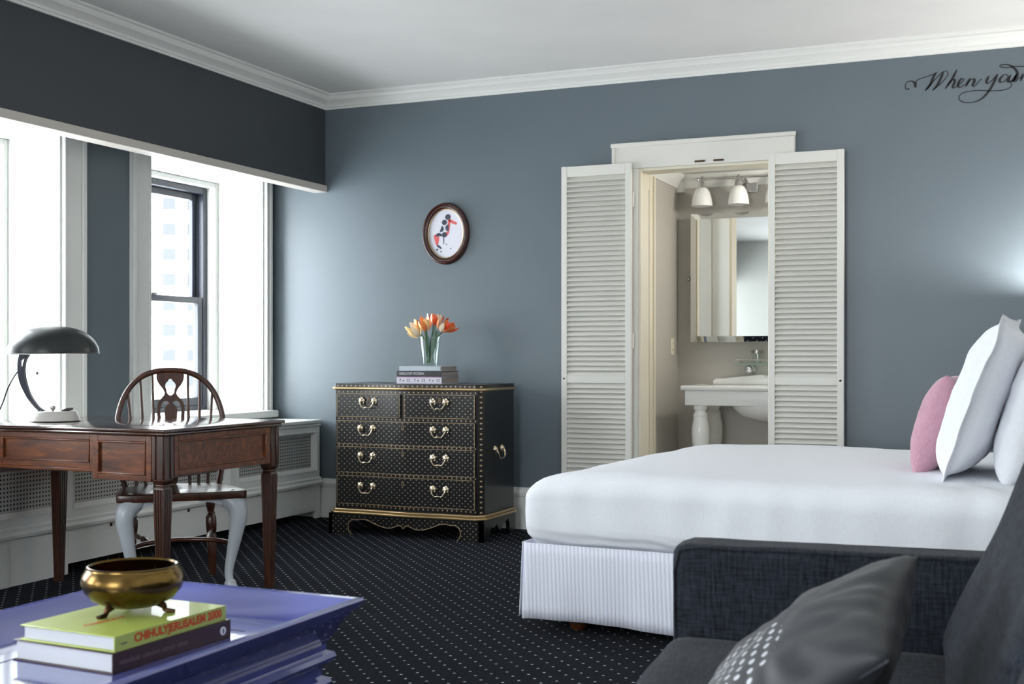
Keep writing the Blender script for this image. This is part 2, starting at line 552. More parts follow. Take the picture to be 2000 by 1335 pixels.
# windows
def window(name, y0, y1, label):
    w = struct_root(name, label)
    cw = .157
    # flat casing with a raised outer bead, two uprights and a head
    for ya, yb, ob in ((y0 - cw, y0, 1), (y1, min(y1 + (.059 if y1 > 6.5 else cw), YB - .02), -1)):
        B('casing', M_white, w, (XW, XW + .022, ya, yb, WZ0 - .04, WZ1 + .16), bevel=.003)
        yo = ya if ob == 1 else yb - .03
        B('casing_bead', M_white, w, (XW + .022, XW + .036, yo, yo + .03, WZ0 - .04, WZ1 + .16), bevel=.006)
        yi = yb - .016 if ob == 1 else ya
        B('casing_bead', M_white, w, (XW + .022, XW + .030, yi, yi + .016, WZ0 - .04, WZ1 + .16), bevel=.004)
    B('casing', M_white, w, (XW, XW + .022, y0, y1, WZ1, WZ1 + .16), bevel=.003)
    B('sill', M_white, w, (XO + .05, XW + .075, y0 - cw - .012, min(y1 + .07, YB - .01), WZ0 - .045, WZ0), bevel=.008)
    B('sill_apron', M_white, w, (XW, XW + .028, y0 - cw, min(y1 + .06, YB - .012), WZ0 - .075, WZ0 - .045), bevel=.004)
    # white lining of the deep reveal
    B('reveal', M_white, w, (XO + .04, XW + .002, y0, y0 + .012, WZ0, WZ1))
    B('reveal', M_white, w, (XO + .04, XW + .002, y1 - .012, y1, WZ0, WZ1))
    B('reveal', M_white, w, (XO + .04, XW + .002, y0 + .012, y1 - .012, WZ1 - .012, WZ1))
    # inner stop trim
    xi0, xi1 = -5.165, -5.085
    t = .034
    B('stop_trim', M_white, w, (xi0, xi1, y0 + .012, y0 + .012 + t, WZ0, WZ1 - .012), bevel=.006)
    B('stop_trim', M_white, w, (xi0, xi1, y1 - .012 - t, y1 - .012, WZ0, WZ1 - .012), bevel=.006)
    B('stop_trim', M_white, w, (xi0, xi1, y0 + .012 + t, y1 - .012 - t, WZ1 - .012 - t, WZ1 - .012), bevel=.006)
    # charcoal frame
    a, b, zt, zb = y0 + .046, y1 - .046, WZ1 - .046, WZ0
    B('frame', M_darkframe, w, (-5.235, -5.15, a, a + .042, zb, zt), (-5.235, -5.15, b - .042, b, zb, zt),
      (-5.235, -5.15, a + .042, b - .042, zt - .042, zt), (-5.235, -5.15, a + .042, b - .042, zb, zb + .03), bevel=.004)
    B('frame_track', M_darkframe, w, (-5.20, -5.192, a + .042, a + .052, zb, zt), (-5.20, -5.192, b - .052, b - .042, zb, zt), bevel=.002)
    a += .042; b -= .042; zt -= .042; zb += .03
    zm = 1.43
    def sash(nm, x0, x1, z0, z1, bt, bb):
        s = B(nm, M_darkframe, w, (x0, x1, a, a + .048, z0, z1), (x0, x1, b - .048, b, z0, z1),
              (x0, x1, a + .048, b - .048, z1 - bt, z1), (x0, x1, a + .048, b - .048, z0, z0 + bb), bevel=.004)
        B('pane', M_glass, s, ((x0+x1)/2 - .003, (x0+x1)/2 + .003, a + .046, b - .046, z0 + bb - .002, z1 - bt + .002), smooth=False)
        return s
    sash('upper_sash', -5.232, -5.202, zm - .02, zt, .045, .04)
    lo = sash('lower_sash', -5.190, -5.156, zb, zm + .022, .042, .055)
    B('sash_lock', M_nickel, lo, (-5.175, -5.150, (a+b)/2 - .03, (a+b)/2 + .03, zm + .022, zm + .036), bevel=.004)
    B('sash_lift', M_darkframe, lo, (-5.156, -5.140, (a+b)/2 - .12, (a+b)/2 + .12, zb + .02, zb + .032), bevel=.003)
    return w
window('window_1', *WIN_L[0], 'deep-set sash window with charcoal frame behind the chair')
window('window_2', *WIN_L[1], 'deep-set sash window cut by the left edge, behind the desk lamp')
window('window_3', *WIN_L[2], 'sash window beside the coffee table, out of view')
window('window_4', *WIN_L[3], 'sash window level with the viewer on the window wall')
window('window_5', *WIN_L[4], 'sash window farthest behind the viewer on the window wall')
for i, (x0, x1) in enumerate(WIN_R):
    w = struct_root('window_%d' % (i + 6), 'tall window in the wall behind the viewer')
    B('casing', M_white, w, (x0 - .12, x0, YR, YR + .022, RZ0 - .12, RZ1 + .12), (x1, x1 + .12, YR, YR + .022, RZ0 - .12, RZ1 + .12),
      (x0, x1, YR, YR + .022, RZ1, RZ1 + .12), (x0, x1, YR, YR + .022, RZ0 - .12, RZ0), bevel=.004)
    B('frame', M_darkframe, w, (x0, x0 + .06, YR - .12, YR - .05, RZ0, RZ1), (x1 - .06, x1, YR - .12, YR - .05, RZ0, RZ1),
      (x0 + .06, x1 - .06, YR - .12, YR - .05, RZ1 - .06, RZ1), (x0 + .06, x1 - .06, YR - .12, YR - .05, RZ0, RZ0 + .06),
      (x0 + .06, x1 - .06, YR - .12, YR - .05, 1.50, 1.56), bevel=.004)
    B('pane', M_glass, w, (x0 + .06, x1 - .06, YR - .09, YR - .084, RZ0 + .06, 1.50), smooth=False)
    B('pane', M_glass, w, (x0 + .06, x1 - .06, YR - .09, YR - .084, 1.56, RZ1 - .06), smooth=False)

# doorway casing with the deep plain header
d1 = struct_root('door_1', 'white doorway casing with deep moulded header')
HX0, HX1 = -2.322, -1.246
B('casing', M_shut, d1, (HX0 + .04, DX0, YB - .022, YB, 0, DZ), bevel=.003)
B('casing', M_shut, d1, (DX1, HX1 - .04, YB - .022, YB, 0, DZ), bevel=.003)
B('header', M_shut, d1, (HX0, HX1, YB - .026, YB, DZ, 2.310), bevel=.003)
B('header_bead', M_shut, d1, (HX0 - .006, HX1 + .006, YB - .040, YB - .020, 2.290, 2.316), bevel=.006)
B('header_bead', M_shut, d1, (HX0, HX0 + .020, YB - .036, YB - .020, DZ, 2.290), bevel=.005)
B('header_bead', M_shut, d1, (HX1 - .020, HX1, YB - .036, YB - .020, DZ, 2.290), bevel=.005)
for xx in (-1.79, -1.68): B('catch_plate', M_foot, d1, (xx - .03, xx + .03, YB - .034, YB - .026, DZ + .012, DZ + .022), bevel=.002)
B('jamb', M_cream, d1, (DX0, DX0 + .016, YB - .01, YB + .15, 0, DZ), bevel=.002)
B('jamb', M_cream, d1, (DX1 - .016, DX1, YB - .01, YB + .15, 0, DZ), bevel=.002)
B('jamb', M_cream, d1, (DX0 + .016, DX1 - .016, YB - .01, YB + .15, DZ - .016, DZ), bevel=.002)

# wash alcove behind the doorway
XA, YA, ZA = -2.30, 8.30, 2.31
struct('floor_bathroom', MB().box(-4.05, -.55, YB + .14, YA + .12, -.12, 0), M_tile, smooth=False)
struct('ceiling_bathroom', MB().box(-4.05, -.55, YB + .14, YA + .12, ZA, ZA + .1), M_ceil, smooth=False)
struct('wall_bathroom_back', MB().box(-4.05, -.55, YA, YA + .12, 0, ZA), M_bath, smooth=False)
struct('wall_bathroom_right', MB().box(-.65, -.55, YB + .14, YA, 0, ZA), M_bath, smooth=False)
m = MB(); AY0, AY1 = 7.14, 7.56
m.box(XA - .09, XA, AY1, YA, 0, ZA); m.box(XA - .09, XA, YB + .14, AY0, 0, ZA); m.box(XA - .09, XA, AY0, AY1, 2.12, ZA)
struct('wall_bathroom_left', m, M_bath, smooth=False)
m = MB()      # outer wall of the little room beyond, with a window opening
m.box(-4.05, -3.93, YB + .14, 7.25, 0, ZA); m.box(-4.05, -3.93, 8.15, YA, 0, ZA)
m.box(-4.05, -3.93, 7.25, 8.15, 0, .9); m.box(-4.05, -3.93, 7.25, 8.15, 2.2, ZA)
struct('wall_bathroom_outer', m, M_bath, smooth=False)
d2 = struct_root('door_2', 'cream cased side doorway inside the wash alcove')
B('casing', M_cream, d2, (XA, XA + .018, AY1, AY1 + .10, 0, 2.22), bevel=.004)
B('casing', M_cream, d2, (XA, XA + .018, AY0, AY1, 2.12, 2.22), bevel=.004)
B('casing_bead', M_cream, d2, (XA + .016, XA + .030, AY1 + .072, AY1 + .10, 0, 2.22), bevel=.006)
B('jamb', M_cream, d2, (XA - .1, XA + .004, AY1 - .018, AY1, 0, 2.12), bevel=.002)
dl = B('door_leaf', M_white, d2, (-3.05, XA - .10, AY1 + .0, AY1 + .038, .01, 2.10), bevel=.003)
for zz in (1.72, .4): B('hinge', M_nickel, dl, (XA - .13, XA - .098, AY1 - .006, AY1 + .0, zz - .05, zz + .05), bevel=.002)
m = MB()
m.prism([(YA - d, ZA - .09 + z) for d, z in ((0, 0), (.012, 0), (.02, .02), (.05, .06), (.06, .09), (0, .09))], XA, -.65, 'x')
m.prism([(XA + d, ZA - .09 + z) for d, z in ((0, 0), (.012, 0), (.02, .02), (.05, .06), (.06, .09), (0, .09))], YB + .14, YA, 'y')
struct('trim_5', m, M_white, ang=25)
struct('trim_6', MB().box(XA, XA + .05, YA - .055, YA, ZA - .12, ZA - .01), M_white, bevel=.004)

# ------------------------------------------------------------------ radiator cover below the windows
rc = thing('radiator_cover', 'long white radiator cover with pierced grilles below the windows', 'radiator cover', (-4.34, 0, 0))
RY0, RY1 = -1.0, 6.915
B('top_shelf', M_white, rc, (-.388, .018, RY0, RY1 + .012, .622, .644), bevel=.006)
B('shelf_moulding', M_white, rc, (-.38, .008, RY0, RY1 + .004, .600, .622), bevel=.008)
GR = [(6.046, 6.858), (4.698, 5.921), (3.372, 4.595), (2.05, 3.27)]
fr_ = .022
B('top_rail', M_white, rc, (-.02, 0, RY0, RY1, .542 + fr_, .600))
B('bottom_rail', M_white, rc, (-.02, 0, RY0, RY1, .262, .334 - fr_))
ed = [RY1]
for a, b in GR: ed += [b + fr_, a - fr_]
ed.append(RY0)
for i in range(0, len(ed), 2):
    B('stile', M_white, rc, (-.02, 0, ed[i+1], ed[i], .334 - fr_, .542 + fr_))
for a, b in GR:
    g = B('grille_panel', M_grille, rc, (-.040, -.034, a - .01, b + .01, .324, .552), smooth=False)
    m = MB()   # splayed moulding around the grille
    z0, z1 = .334, .542
    o_ = [(a - fr_, z0 - fr_), (b + fr_, z0 - fr_), (b + fr_, z1 + fr_), (a - fr_, z1 + fr_)]
    i_ = [(a, z0), (b, z0), (b, z1), (a, z1)]
    v = [(.004, y, z) for y, z in o_] + [(-.032, y, z) for y, z in i_] + [(-.03, y, z) for y, z in o_]
    f = []
    for k in range(4):
        k2 = (k + 1) % 4
        f += [(k, k2, k2 + 4, k + 4), (k, k + 8, k2 + 8, k2)]
    m.add(v, f); m.build('grille_moulding', M_white, rc, smooth=False)
m = MB(); m.prism([(0, .214), (.010, .214), (.022, .222), (.026, .236), (.018, .246), (.010, .250), (.012, .262), (.004, .270), (0, .270)], RY0, RY1 + .004, 'y')
m.build('base_moulding', M_white, rc, ang=25)
B('base_panel', M_white, rc, (-.02, .002, 4.640, 6.83, .050, .214), (-.02, .002, 6.83, RY1, .050, .214))
B('base_panel', M_white, rc, (-.02, .002, RY0, 4.636, 0, .214))
B('foot', M_white, rc, (-.02, .002, 6.868, RY1, 0, .050))
m = MB(); m.box(.002, .014, RY0, 4.262, 0, .206); m.build('panel_overlay', M_white, rc, bevel=.004)
B('end_panel', M_white, rc, (-.388, -.02, RY1 - .018, RY1, .05, .600))
B('shade_sheet', M_rub, rc, (-.10, -.09, RY0, RY1 - .03, .05, .59), smooth=False)  # black sheet put in as the shade behind the grilles
for yy in (4.93, 5.55): B('hook', M_foot, rc, (.002, .012, yy, yy + .006, .196, .212))

# ------------------------------------------------------------------ louvred shutters
slat_me = None
def shutter(x0, x1, label, hinge_side):
    global slat_me
    s = thing('louvred_shutter', label, 'shutter', (x0, YB - .072, 0), 0, 'louvred shutters at the doorway')
    W = x1 - x0; T = .030; sw = .036
    B('stile', M_shut, s, (0, sw, 0, T, .012, 2.193), bevel=.003)
    B('stile', M_shut, s, (W - sw, W, 0, T, .012, 2.193), bevel=.003)
    B('rail', M_shut, s, (sw, W - sw, .001, T - .001, 2.130, 2.192), bevel=.002)
    B('rail', M_shut, s, (sw, W - sw, .001, T - .001, .900, .945), bevel=.002)
    B('rail', M_shut, s, (sw, W - sw, .001, T - .001, .013, .10), bevel=.002)
    if slat_me is None:
        mb = MB(); L = W - 2 * sw + .004
        mb.prism([(-.0165, .0), (-.0150, .0045), (.0165, .0250 - .022 + .0105), (.0150, .0250 - .022 + .006)], 0, L, 'x')
        mb = MB()
        # thin board tilted so that its room-side edge hangs low
        mb.prism([(-.0150, -.0140), (-.0125, -.0165), (.0150, .0140), (.0125, .0165)], 0, L, 'x')
        slat_me = mb.mesh('slat', smooth=False)
    for z0, z1 in ((.10, .900), (.945, 2.130)):
        n = round((z1 - z0) / .0298)
        for k in range(n):
            z = z0 + (z1 - z0) * (k + .5) / n
            o = obj('slat', slat_me, M_shut, s, (sw - .002, T / 2, z))
            o.scale = ((W - 2 * sw + .004) / (.437 - 2 * sw + .004), 1, 1)
    hx = W if hinge_side == 'r' else 0
    for zz in (1.98, 1.15, .3):
        B('hinge', M_shut, s, (hx - .008, hx + .008, T - .004, T + .010, zz - .045, zz + .045), bevel=.002)
    kx = .018 if hinge_side == 'r' else W - .018
    MB().lathe([(0, -.004), (.006, -.003), (.006, 0), (.0, .0)], (kx, 0, .925), 12, Matrix.Rotation(R(90), 3, 'X')).build('latch_stud', M_nickel, s)
    return s
shutter(-2.627, -2.190, 'white louvred shutter folded open left of the doorway', 'r')
shutter(-1.386, -.975, 'white louvred shutter folded open right of the doorway', 'l')

# ------------------------------------------------------------------ wash alcove contents
mc = thing('mirror_cabinet', 'wide mirror with bright edges above the white console sink', 'mirror', (-2.185, YA - .11, 0))
B('body', M_nickel, mc, (.012, .668, .03, .11, 1.165, 2.020), bevel=.003)
# mirror front with bevelled margin
m = MB(); z0, z1, w, bv = 1.155, 2.030, .68, .040
o_ = [(0, z0), (w, z0), (w, z1), (0, z1)]; i_ = [(bv, z0 + bv), (w - bv, z0 + bv), (w - bv, z1 - bv), (bv, z1 - bv)]
m.add([(x, .012, z) for x, z in o_] + [(x, 0, z) for x, z in i_] + [(x, .03, z) for x, z in o_],
      [(4, 5, 6, 7)] + [(k, (k+1) % 4, (k+1) % 4 + 4, k + 4) for k in range(4)] + [(k, k + 8, (k+1) % 4 + 8, (k+1) % 4) for k in range(4)] + [(8, 9, 10, 11)])
m.build('mirror_front', M_mirror, mc, smooth=False)
kn = MB().lathe([(0, 0), (.016, .002), (.018, .008), (.008, .014), (.007, .022), (.014, .030), (.016, .040), (.010, .050), (0, .052)], (0, 0, 0), 16, Matrix.Rotation(R(-90), 3, 'Y'))
kn.build('pivot_knob', M_chrome, mc, loc=(.012, .07, 1.59))

vl = thing('vanity_light', 'chrome vanity light with white glass bell shades', 'wall light', (-2.10, YA, 0))
B('back_plate', M_chrome, vl, (.22, .36, -.018, 0, 2.17, 2.27), bevel=.006)
MB().tube([(-.03, -.12, 2.262), (.56, -.12, 2.262)], .008, 12).lathe([(0,-.012),(.010,-.008),(.012,0),(.010,.008),(0,.012)], (-.03, -.12, 2.262), 12).lathe([(0,-.012),(.010,-.008),(.012,0),(.010,.008),(0,.012)], (.56, -.12, 2.262), 12).build('bar', M_chrome, vl)
MB().tube([(.29, -.12, 2.262), (.29, -.01, 2.235)], .009, 12).build('arm', M_chrome, vl)
for x in (.0, .25, .50):
    MB().lathe([(0, 2.285), (.006, 2.28), (.009, 2.272), (.011, 2.262), (.012, 2.245), (.022, 2.236), (.026, 2.212), (.028, 2.196), (.0, 2.196)], (x, -.12, 0), 20).build('socket_cup', M_chrome, vl)
    MB().lathe([(.024, 2.206), (.040, 2.196), (.054, 2.172), (.064, 2.140), (.070, 2.106), (.072, 2.078), (.066, 2.078), (.060, 2.135), (.048, 2.175), (.022, 2.200)], (x, -.12, 0), 28).build('bell_shade', M_opal, vl)

sk = thing('console_sink', 'white porcelain console sink with turned legs in the wash alcove', 'sink', (-2.12, 7.76, 0))
SW_, SD = 1.05, .525
m = MB(); prof = [(-.012, .842), (-.020, .850), (-.020, .862), (-.010, .872)]
B('basin_top', M_porc, sk, (-.015, SW_ + .015, -.015, SD, .838, .868), bevel=.011, seg=4)
B('skirt', M_porc, sk, (.010, SW_ - .010, .010, SD - .01, .740, .838), bevel=.008, seg=3)
m = MB(); m.prism([(.08, .868), (.08, .895), (.10, .908), (.16, .908), (.20, .915), (.40, .934), (SW_ - .40, .934), (SW_ - .2, .915), (SW_ - .1, .908), (SW_ - .08, .895), (SW_ - .08, .868)], SD - .045, SD - .002, 'y')
m.build('backsplash', M_porc, sk, bevel=.007, seg=3)
MB().lathe([(0, .63), (.10, .640), (.20, .672), (.25, .720), (.255, .745)], (SW_ / 2, SD / 2, 0), 32).build('bowl_underside', M_porc, sk)
legp = [(.046, .742), (.046, .715), (.036, .705), (.042, .690), (.050, .675), (.046, .662), (.048, .650), (.058, .60), (.060, .56), (.056, .50), (.046, .44), (.040, .41), (.048, .40), (.048, .385), (.038, .375), (.044, .33), (.036, .20), (.032, .12), (.044, .10), (.046, .06), (.034, .04), (.044, .02), (.044, 0)]
for lx in (.10, SW_ - .10):
    for ly in (.075, SD - .10):
        MB().lathe(legp, (lx, ly, 0), 24).build('leg', M_porc, sk)
tp = thing('faucet_handle', 'chrome lever tap handle standing on the white sink', 'tap', (-2.12 + .505, 7.76 + .40, .868))
MB().lathe([(.026, 0), (.026, .006), (.018, .012), (.012, .028), (.009, .045), (.012, .052), (.010, .060), (0, .062)], (0, 0, 0), 18).build('stem', M_chrome, tp)
MB().tube([(0, 0, .055), (-.03, -.005, .058), (-.075, -.012, .060)], [.006, .007, .005], 10).build('lever', M_chrome, tp)
gs = thing('glass_shelf', 'small glass shelf with chrome rail under the mirror', 'shelf', (-1.885, YA, 0))
B('glass_plate', M_shelfglass, gs, (0, .50, -.13, -.01, 1.000, 1.008), smooth=False)
MB().tube([(.02, -.02, 1.035), (.02, -.12, 1.035), (.48, -.12, 1.035), (.48, -.02, 1.035)], .004, 8).build('rail', M_chrome, gs)
for x in (.05, .25, .45): MB().tube([(x, -.12, 1.006), (x, -.12, 1.036)], .003, 8).build('rail_post', M_chrome, gs)
for x in (.105, .395):
    MB().lathe([(0, -.14), (.018, -.137), (.026, -.12), (.018, -.10), (.012, -.09), (.014, -.02), (.028, -.012), (.030, 0)], (x, 0, .972), 18, Matrix.Rotation(R(-90), 3, 'X')).build('bracket', M_chrome, gs)
tm = thing('tumbler', 'upturned clear tumbler with paper cap on the glass shelf', 'tumbler', (-1.735, YA - .065, 1.008))
MB().lathe([(.030, 0), (.032, .07), (.029, .07), (.027, .004), (0, .004)], (0, 0, 0), 20).build('glass', M_vase, tm)
MB().lathe([(.038, .07), (.038, .092), (0, .092)], (0, 0, 0), 20).build('cap', M_nickel, tm)
ou = thing('wall_outlet', 'small cream power outlet on the alcove side wall', 'outlet', (XA, 8.14, 1.125))
B('plate', M_cream, ou, (0, .007, -.036, .036, -.058, .058), bevel=.003)
for zz in (-.022, .022):
    B('socket', M_cream, ou, (.006, .010, -.014, .014, zz - .014, zz + .014), bevel=.003)
    B('slot', M_foot, ou, (.0095, .0105, -.006, -.003, zz - .006, zz + .006)); B('slot', M_foot, ou, (.0095, .0105, .003, .006, zz - .006, zz + .006))

cl = thing('added_ceiling_light', 'unseen round ceiling light added to brighten the wash alcove', 'ceiling light', (-1.02, 7.65, ZA))  # lamp added out of view to brighten the alcove
MB().lathe([(.13, 0), (.13, -.02), (.12, -.03), (0, -.03)], (0, 0, 0), 28).build('base', M_nickel, cl)
l = bpy.data.lights.new('alcove_fill_bulb', 'POINT'); l.energy = 24; l.color = (1.0, .95, .88); l.shadow_soft_size = .08
lo = bpy.data.objects.new('alcove_fill_bulb', l); C.objects.link(lo); lo.parent = cl; lo.location = (0, 0, -.14)
# white casing of the doorway on the alcove side
B('casing', M_white, d1, (XA, DX0, YB + .14, YB + .165, 0, 2.25), bevel=.004)
B('casing', M_white, d1, (DX1, DX1 + .13, YB + .14, YB + .165, 0, 2.25), bevel=.004)
B('casing', M_white, d1, (DX0, DX1, YB + .14, YB + .165, DZ, 2.25), bevel=.004)

# ------------------------------------------------------------------ chest of drawers
DXL, DW, DD = -3.893, .985, .475
dr_ = thing('chest_of_drawers', 'black lacquer chest of drawers with gilt stars and brass pulls', 'chest of drawers', (DXL, 6.335, 0))
def fy(x):                                   # serpentine front
    s = (x - DW / 2) / (DW / 2)
    if abs(s) > .95: return 0.0
    return -.020 * math.cos(s / .95 * PI) - .020 + .0 if False else -.014 * (1 + math.cos(s / .95 * PI)) * .5 + .010 * math.sin(s / .95 * PI) ** 2
def front_block(x0, x1, z0, z1, y_in, y_out, n=16):      # slab that follows the serpentine
    m = MB(); v = []; f = []
    for i in range(n + 1):
        x = x0 + (x1 - x0) * i / n; y = fy(x)
        v += [(x, y + y_out, z0), (x, y + y_out, z1), (x, y_in, z1), (x, y_in, z0)]
    for i in range(n):
        a = i * 4; b = a + 4
        f += [(a, b, b+1, a+1), (a+1, b+1, b+2, a+2), (a+2, b+2, b+3, a+3), (a+3, b+3, b, a)]
    f += [(0, 1, 2, 3), (n*4+3, n*4+2, n*4+1, n*4)]
    m.add(v, f); return m
def loop_tube(x0, x1, z0, z1, off, r, n=14):
    P = []
    for i in range(n + 1): x = x0 + (x1 - x0) * i / n; P.append((x, fy(x) + off, z1))
    P.append((x1, fy(x1) + off, (z0 + z1) / 2))
    for i in range(n + 1): x = x1 + (x0 - x1) * i / n; P.append((x, fy(x) + off, z0))
    P.append((x0, fy(x0) + off, (z0 + z1) / 2))
    return MB().tube(P, r, 6, closed=True)
# carcass with canted corners
m = MB(); m.prism([(.026, .032), (DW - .026, .032), (DW, .054), (DW, DD), (0, DD), (0, .054)], .150, .862, 'z'); m.build('carcass', M_lac, dr_, smooth=False)
front_block(.026, DW - .026, .150, .862, .05, .012).build('rail_frame', M_dotx, dr_, ang=30)
m = MB(); m.prism([(.0, .054), (.026, .010), (.030, .06)], .150, .862, 'z'); m.prism([(DW, .054), (DW - .026, .010), (DW - .030, .06)], .150, .862, 'z'); m.build('canted_stile', M_dotz, dr_, smooth=False)
# top slab and gold edges
TOPZ = .897
def top_poly(e, n=18):
    P = [(-e, DD + e * .3), (-e, .05 - e), (.024, .004 - e)]
    for i in range(n + 1):
        x = .03 + (DW - .06) * i / n; P.append((x, fy(x) - e))
    return P + [(DW - .024, .004 - e), (DW + e, .05 - e), (DW + e, DD + e * .3)]
m = MB(); m.prism(top_poly(.002), .876, TOPZ, 'z'); m.build('top', M_dotx, dr_, ang=30)
m = MB(); m.prism(top_poly(.016), .860, .876, 'z'); m.build('top_moulding', M_gold, dr_, bevel=.005, ang=50)
m = MB(); m.prism(top_poly(.012), .136, .152, 'z'); m.prism(top_poly(.022), .122, .136, 'z'); m.build('base_moulding', M_gold, dr_, bevel=.004, ang=50)
# bracket base: shaped apron
aw = [(.0, 0), (.145, 0), (.128, .018), (.122, .045), (.130, .070), (.155, .088), (.185, .086), (.215, .092), (.255, .088), (.30, .070), (.36, .052), (.41, .050), (.455, .066), (.478, .066), (.4925, .050)]
ap = aw + [(DW - x, z) for x, z in reversed(aw[:-1])]
def apron(y0, y1, pts):
    return MB().prism(pts, y0, y1, 'y')
apts = [(x, z) for x, z in ap] + [(DW + .012, 0), (DW + .012, .124), (-.012, .124), (-.012, 0)]
def clean(p):
    q = []
    for a in p:
        if not q or (abs(a[0]-q[-1][0]) + abs(a[1]-q[-1][1])) > 1e-6: q.append(a)
    return q
fr = apron(-.010, .016, clean([(-.012, 0)] + ap[1:-1] + [(DW + .012, 0), (DW + .012, .124), (-.012, .124)])).build('bracket_apron', M_star, dr_, smooth=False)
MB().tube(crom([(x, -.013, z + .003) for x, z in ap[1:-1]], 3), .0028, 6).build('gilt_scroll', M_gold2, fr)
sd = [(-.010, 0), (.105, 0), (.095, .03), (.115, .065), (.15, .075), (.18, .068), (.20, .082), (.225, .052), (.25, .042), (.275, .06), (.30, .088), (.33, .082), (.36, .098), (.385, .06), (.39, 0), (DD, 0), (DD, .124), (-.010, .124)]
MB().prism(sd, DW - .012, DW + .012, 'x').build('bracket_side', M_lac, dr_, smooth=False)
MB().prism(sd, -.012, .012, 'x').build('bracket_side', M_lac, dr_, smooth=False)
B('back_board', M_lac, dr_, (.012, DW - .012, DD - .02, DD, .06, .124))
# bail pulls
def pull_parts(parent, x, z, big=1.0):
    y = fy(x) - .006
    h = bpy.data.objects.new('pull', None)
    ww = .042 * big
    P = crom([(x - ww, y - .014, z), (x - ww * 1.02, y - .022, z - .010), (x - ww * .72, y - .024, z - .030), (x - ww * .38, y - .024, z - .037), (x, y - .025, z - .034),
              (x + ww * .38, y - .024, z - .037), (x + ww * .72, y - .024, z - .030), (x + ww * 1.02, y - .022, z - .010), (x + ww, y - .014, z)], 4)
    nn = len(P)
    b = MB().tube(P, [.0032 + .0022 * math.exp(-((i / (nn - 1) - .5) / .09) ** 2) for i in range(nn)], 8).build('bail_pull', M_handle, parent)
    for s in (-1, 1):
        m = MB()
        m.lathe([(0, .020), (.007, .018), (.009, .012), (.017, .009), (.021, .003), (.021, 0)], (x + s * ww, y, z + .004), 16, Matrix.Rotation(R(90), 3, 'X'))
        for k in range(6):
            a = 2 * PI * k / 6 + .3
            m.lathe([(0, .010), (.006, .008), (.008, .002), (.008, 0)], (x + s * ww + .015 * math.cos(a), y, z + .004 + .017 * math.sin(a)), 8, Matrix.Rotation(R(90), 3, 'X'))
        m.build('rosette', M_handle, b)
def keyhole(parent, x, z):
    y = fy(x) - .005
    MB().tube([(x, y, z + .013), (x + .006, y, z + .006), (x + .004, y, z - .002), (x + .007, y, z - .012), (x, y, z - .017), (x - .007, y, z - .012), (x - .004, y, z - .002), (x - .006, y, z + .006)], .0018, 6, closed=True).build('escutcheon', M_gold2, parent)
rows = [(.701, .836), (.538, .675), (.369, .521), (.183, .349)]
cols = [[(.040, .470), (.502, .945)], [(.040, .945)], [(.040, .945)], [(.040, .945)]]
for (z0, z1), cs in zip(rows, cols):
    for x0, x1 in cs:
        d = front_block(x0, x1, z0, z1, .02, -.002).build('drawer', M_star, dr_, ang=30)
        loop_tube(x0, x1, z0, z1, -.001, .0022).build('gilt_bead', M_gold2, d)
        hx = [(x0 + x1) / 2] if len(cs) == 2 else [.245, .725]
        for x in hx: pull_parts(d, x, (z0 + z1) / 2 + .022)
        keyhole(d, (x0 + x1) / 2, z1 - .030)
# carrying handle on the right side
hs = MB().tube(crom([(DW + .012, .20, .515), (DW + .020, .20, .495), (DW + .022, .213, .470), (DW + .022, .250, .462), (DW + .022, .287, .470), (DW + .020, .30, .495), (DW + .012, .30, .515)], 4), .0045, 8).build('side_handle', M_handle, dr_)
for y in (.20, .30):
    MB().lathe([(0, .016), (.009, .014), (.019, .006), (.022, 0)], (DW, y, .518), 14, Matrix.Rotation(R(90), 3, 'Y')).build('rosette', M_handle, hs)

# books on the chest
def book(name, label, loc, rz, w, d, h, cover, pages, spine='front', group=None, over=.003):
    """closed book lying flat; x = spine length for spine='front' (spine at y=0)"""
    t = thing(name, label, 'book', loc, rz, group)
    c = .003
    if spine == 'front':
        B('cover', cover, t, (0, w, 0, d, 0, c), (0, w, 0, d, h - c, h), (0, w, 0, c, c, h - c), bevel=.0012)
        B('page_block', pages, t, (over, w - over, c, d - over, c, h - c), bevel=.001)
    else:                                     # spine at x = w (right hand side)
        B('cover', cover, t, (0, w, 0, d, 0, c), (0, w, 0, d, h - c, h), (w - c, w, 0, d, c, h - c), bevel=.0012)
        B('page_block', pages, t, (over, w - c, over, d - over, c, h - c), bevel=.001)
    return t
M_bk1 = simple('pale_grey_jacket', rgb(186, 196, 204), .5)
M_bk2 = simple('black_jacket', rgb(22, 24, 32), .4)
M_bk3 = simple('white_patterned_jacket', rgb(214, 212, 226), .5)
M_bk3b = simple('mauve_stripe', rgb(150, 104, 140), .5)
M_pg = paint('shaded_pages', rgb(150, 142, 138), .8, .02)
b3 = book('book', 'white patterned book at the bottom of the pile on the chest', (-3.502, 6.43, TOPZ), 0, .298, .235, .042, M_bk3, M_pg)
for k in range(6):
    x = .022 + k * .049
    if k % 2: B('printed_mark', M_bk2, b3, (x, x + .018, -.0008, 0, .012, .014), (x, x + .018, -.0008, 0, .026, .028), (x, x + .0025, -.0008, 0, .012, .028), (x + .0155, x + .018, -.0008, 0, .012, .028), smooth=False)
    else: B('printed_mark', M_bk2, b3, (x, x + .008, -.0008, 0, .022, .027), (x, x + .003, -.0008, 0, .014, .027), (x + .020, x + .027, -.0008, 0, .014, .021), smooth=False)
B('printed_stripe', M_bk3b, b3, (0, .298, -.0009, 0, .0375, .0418), smooth=False)
b2 = book('book', 'black book with white spine lettering in the pile on the chest', (-3.503, 6.432, TOPZ + .042), 0, .298, .230, .033, M_bk2, M_pg)
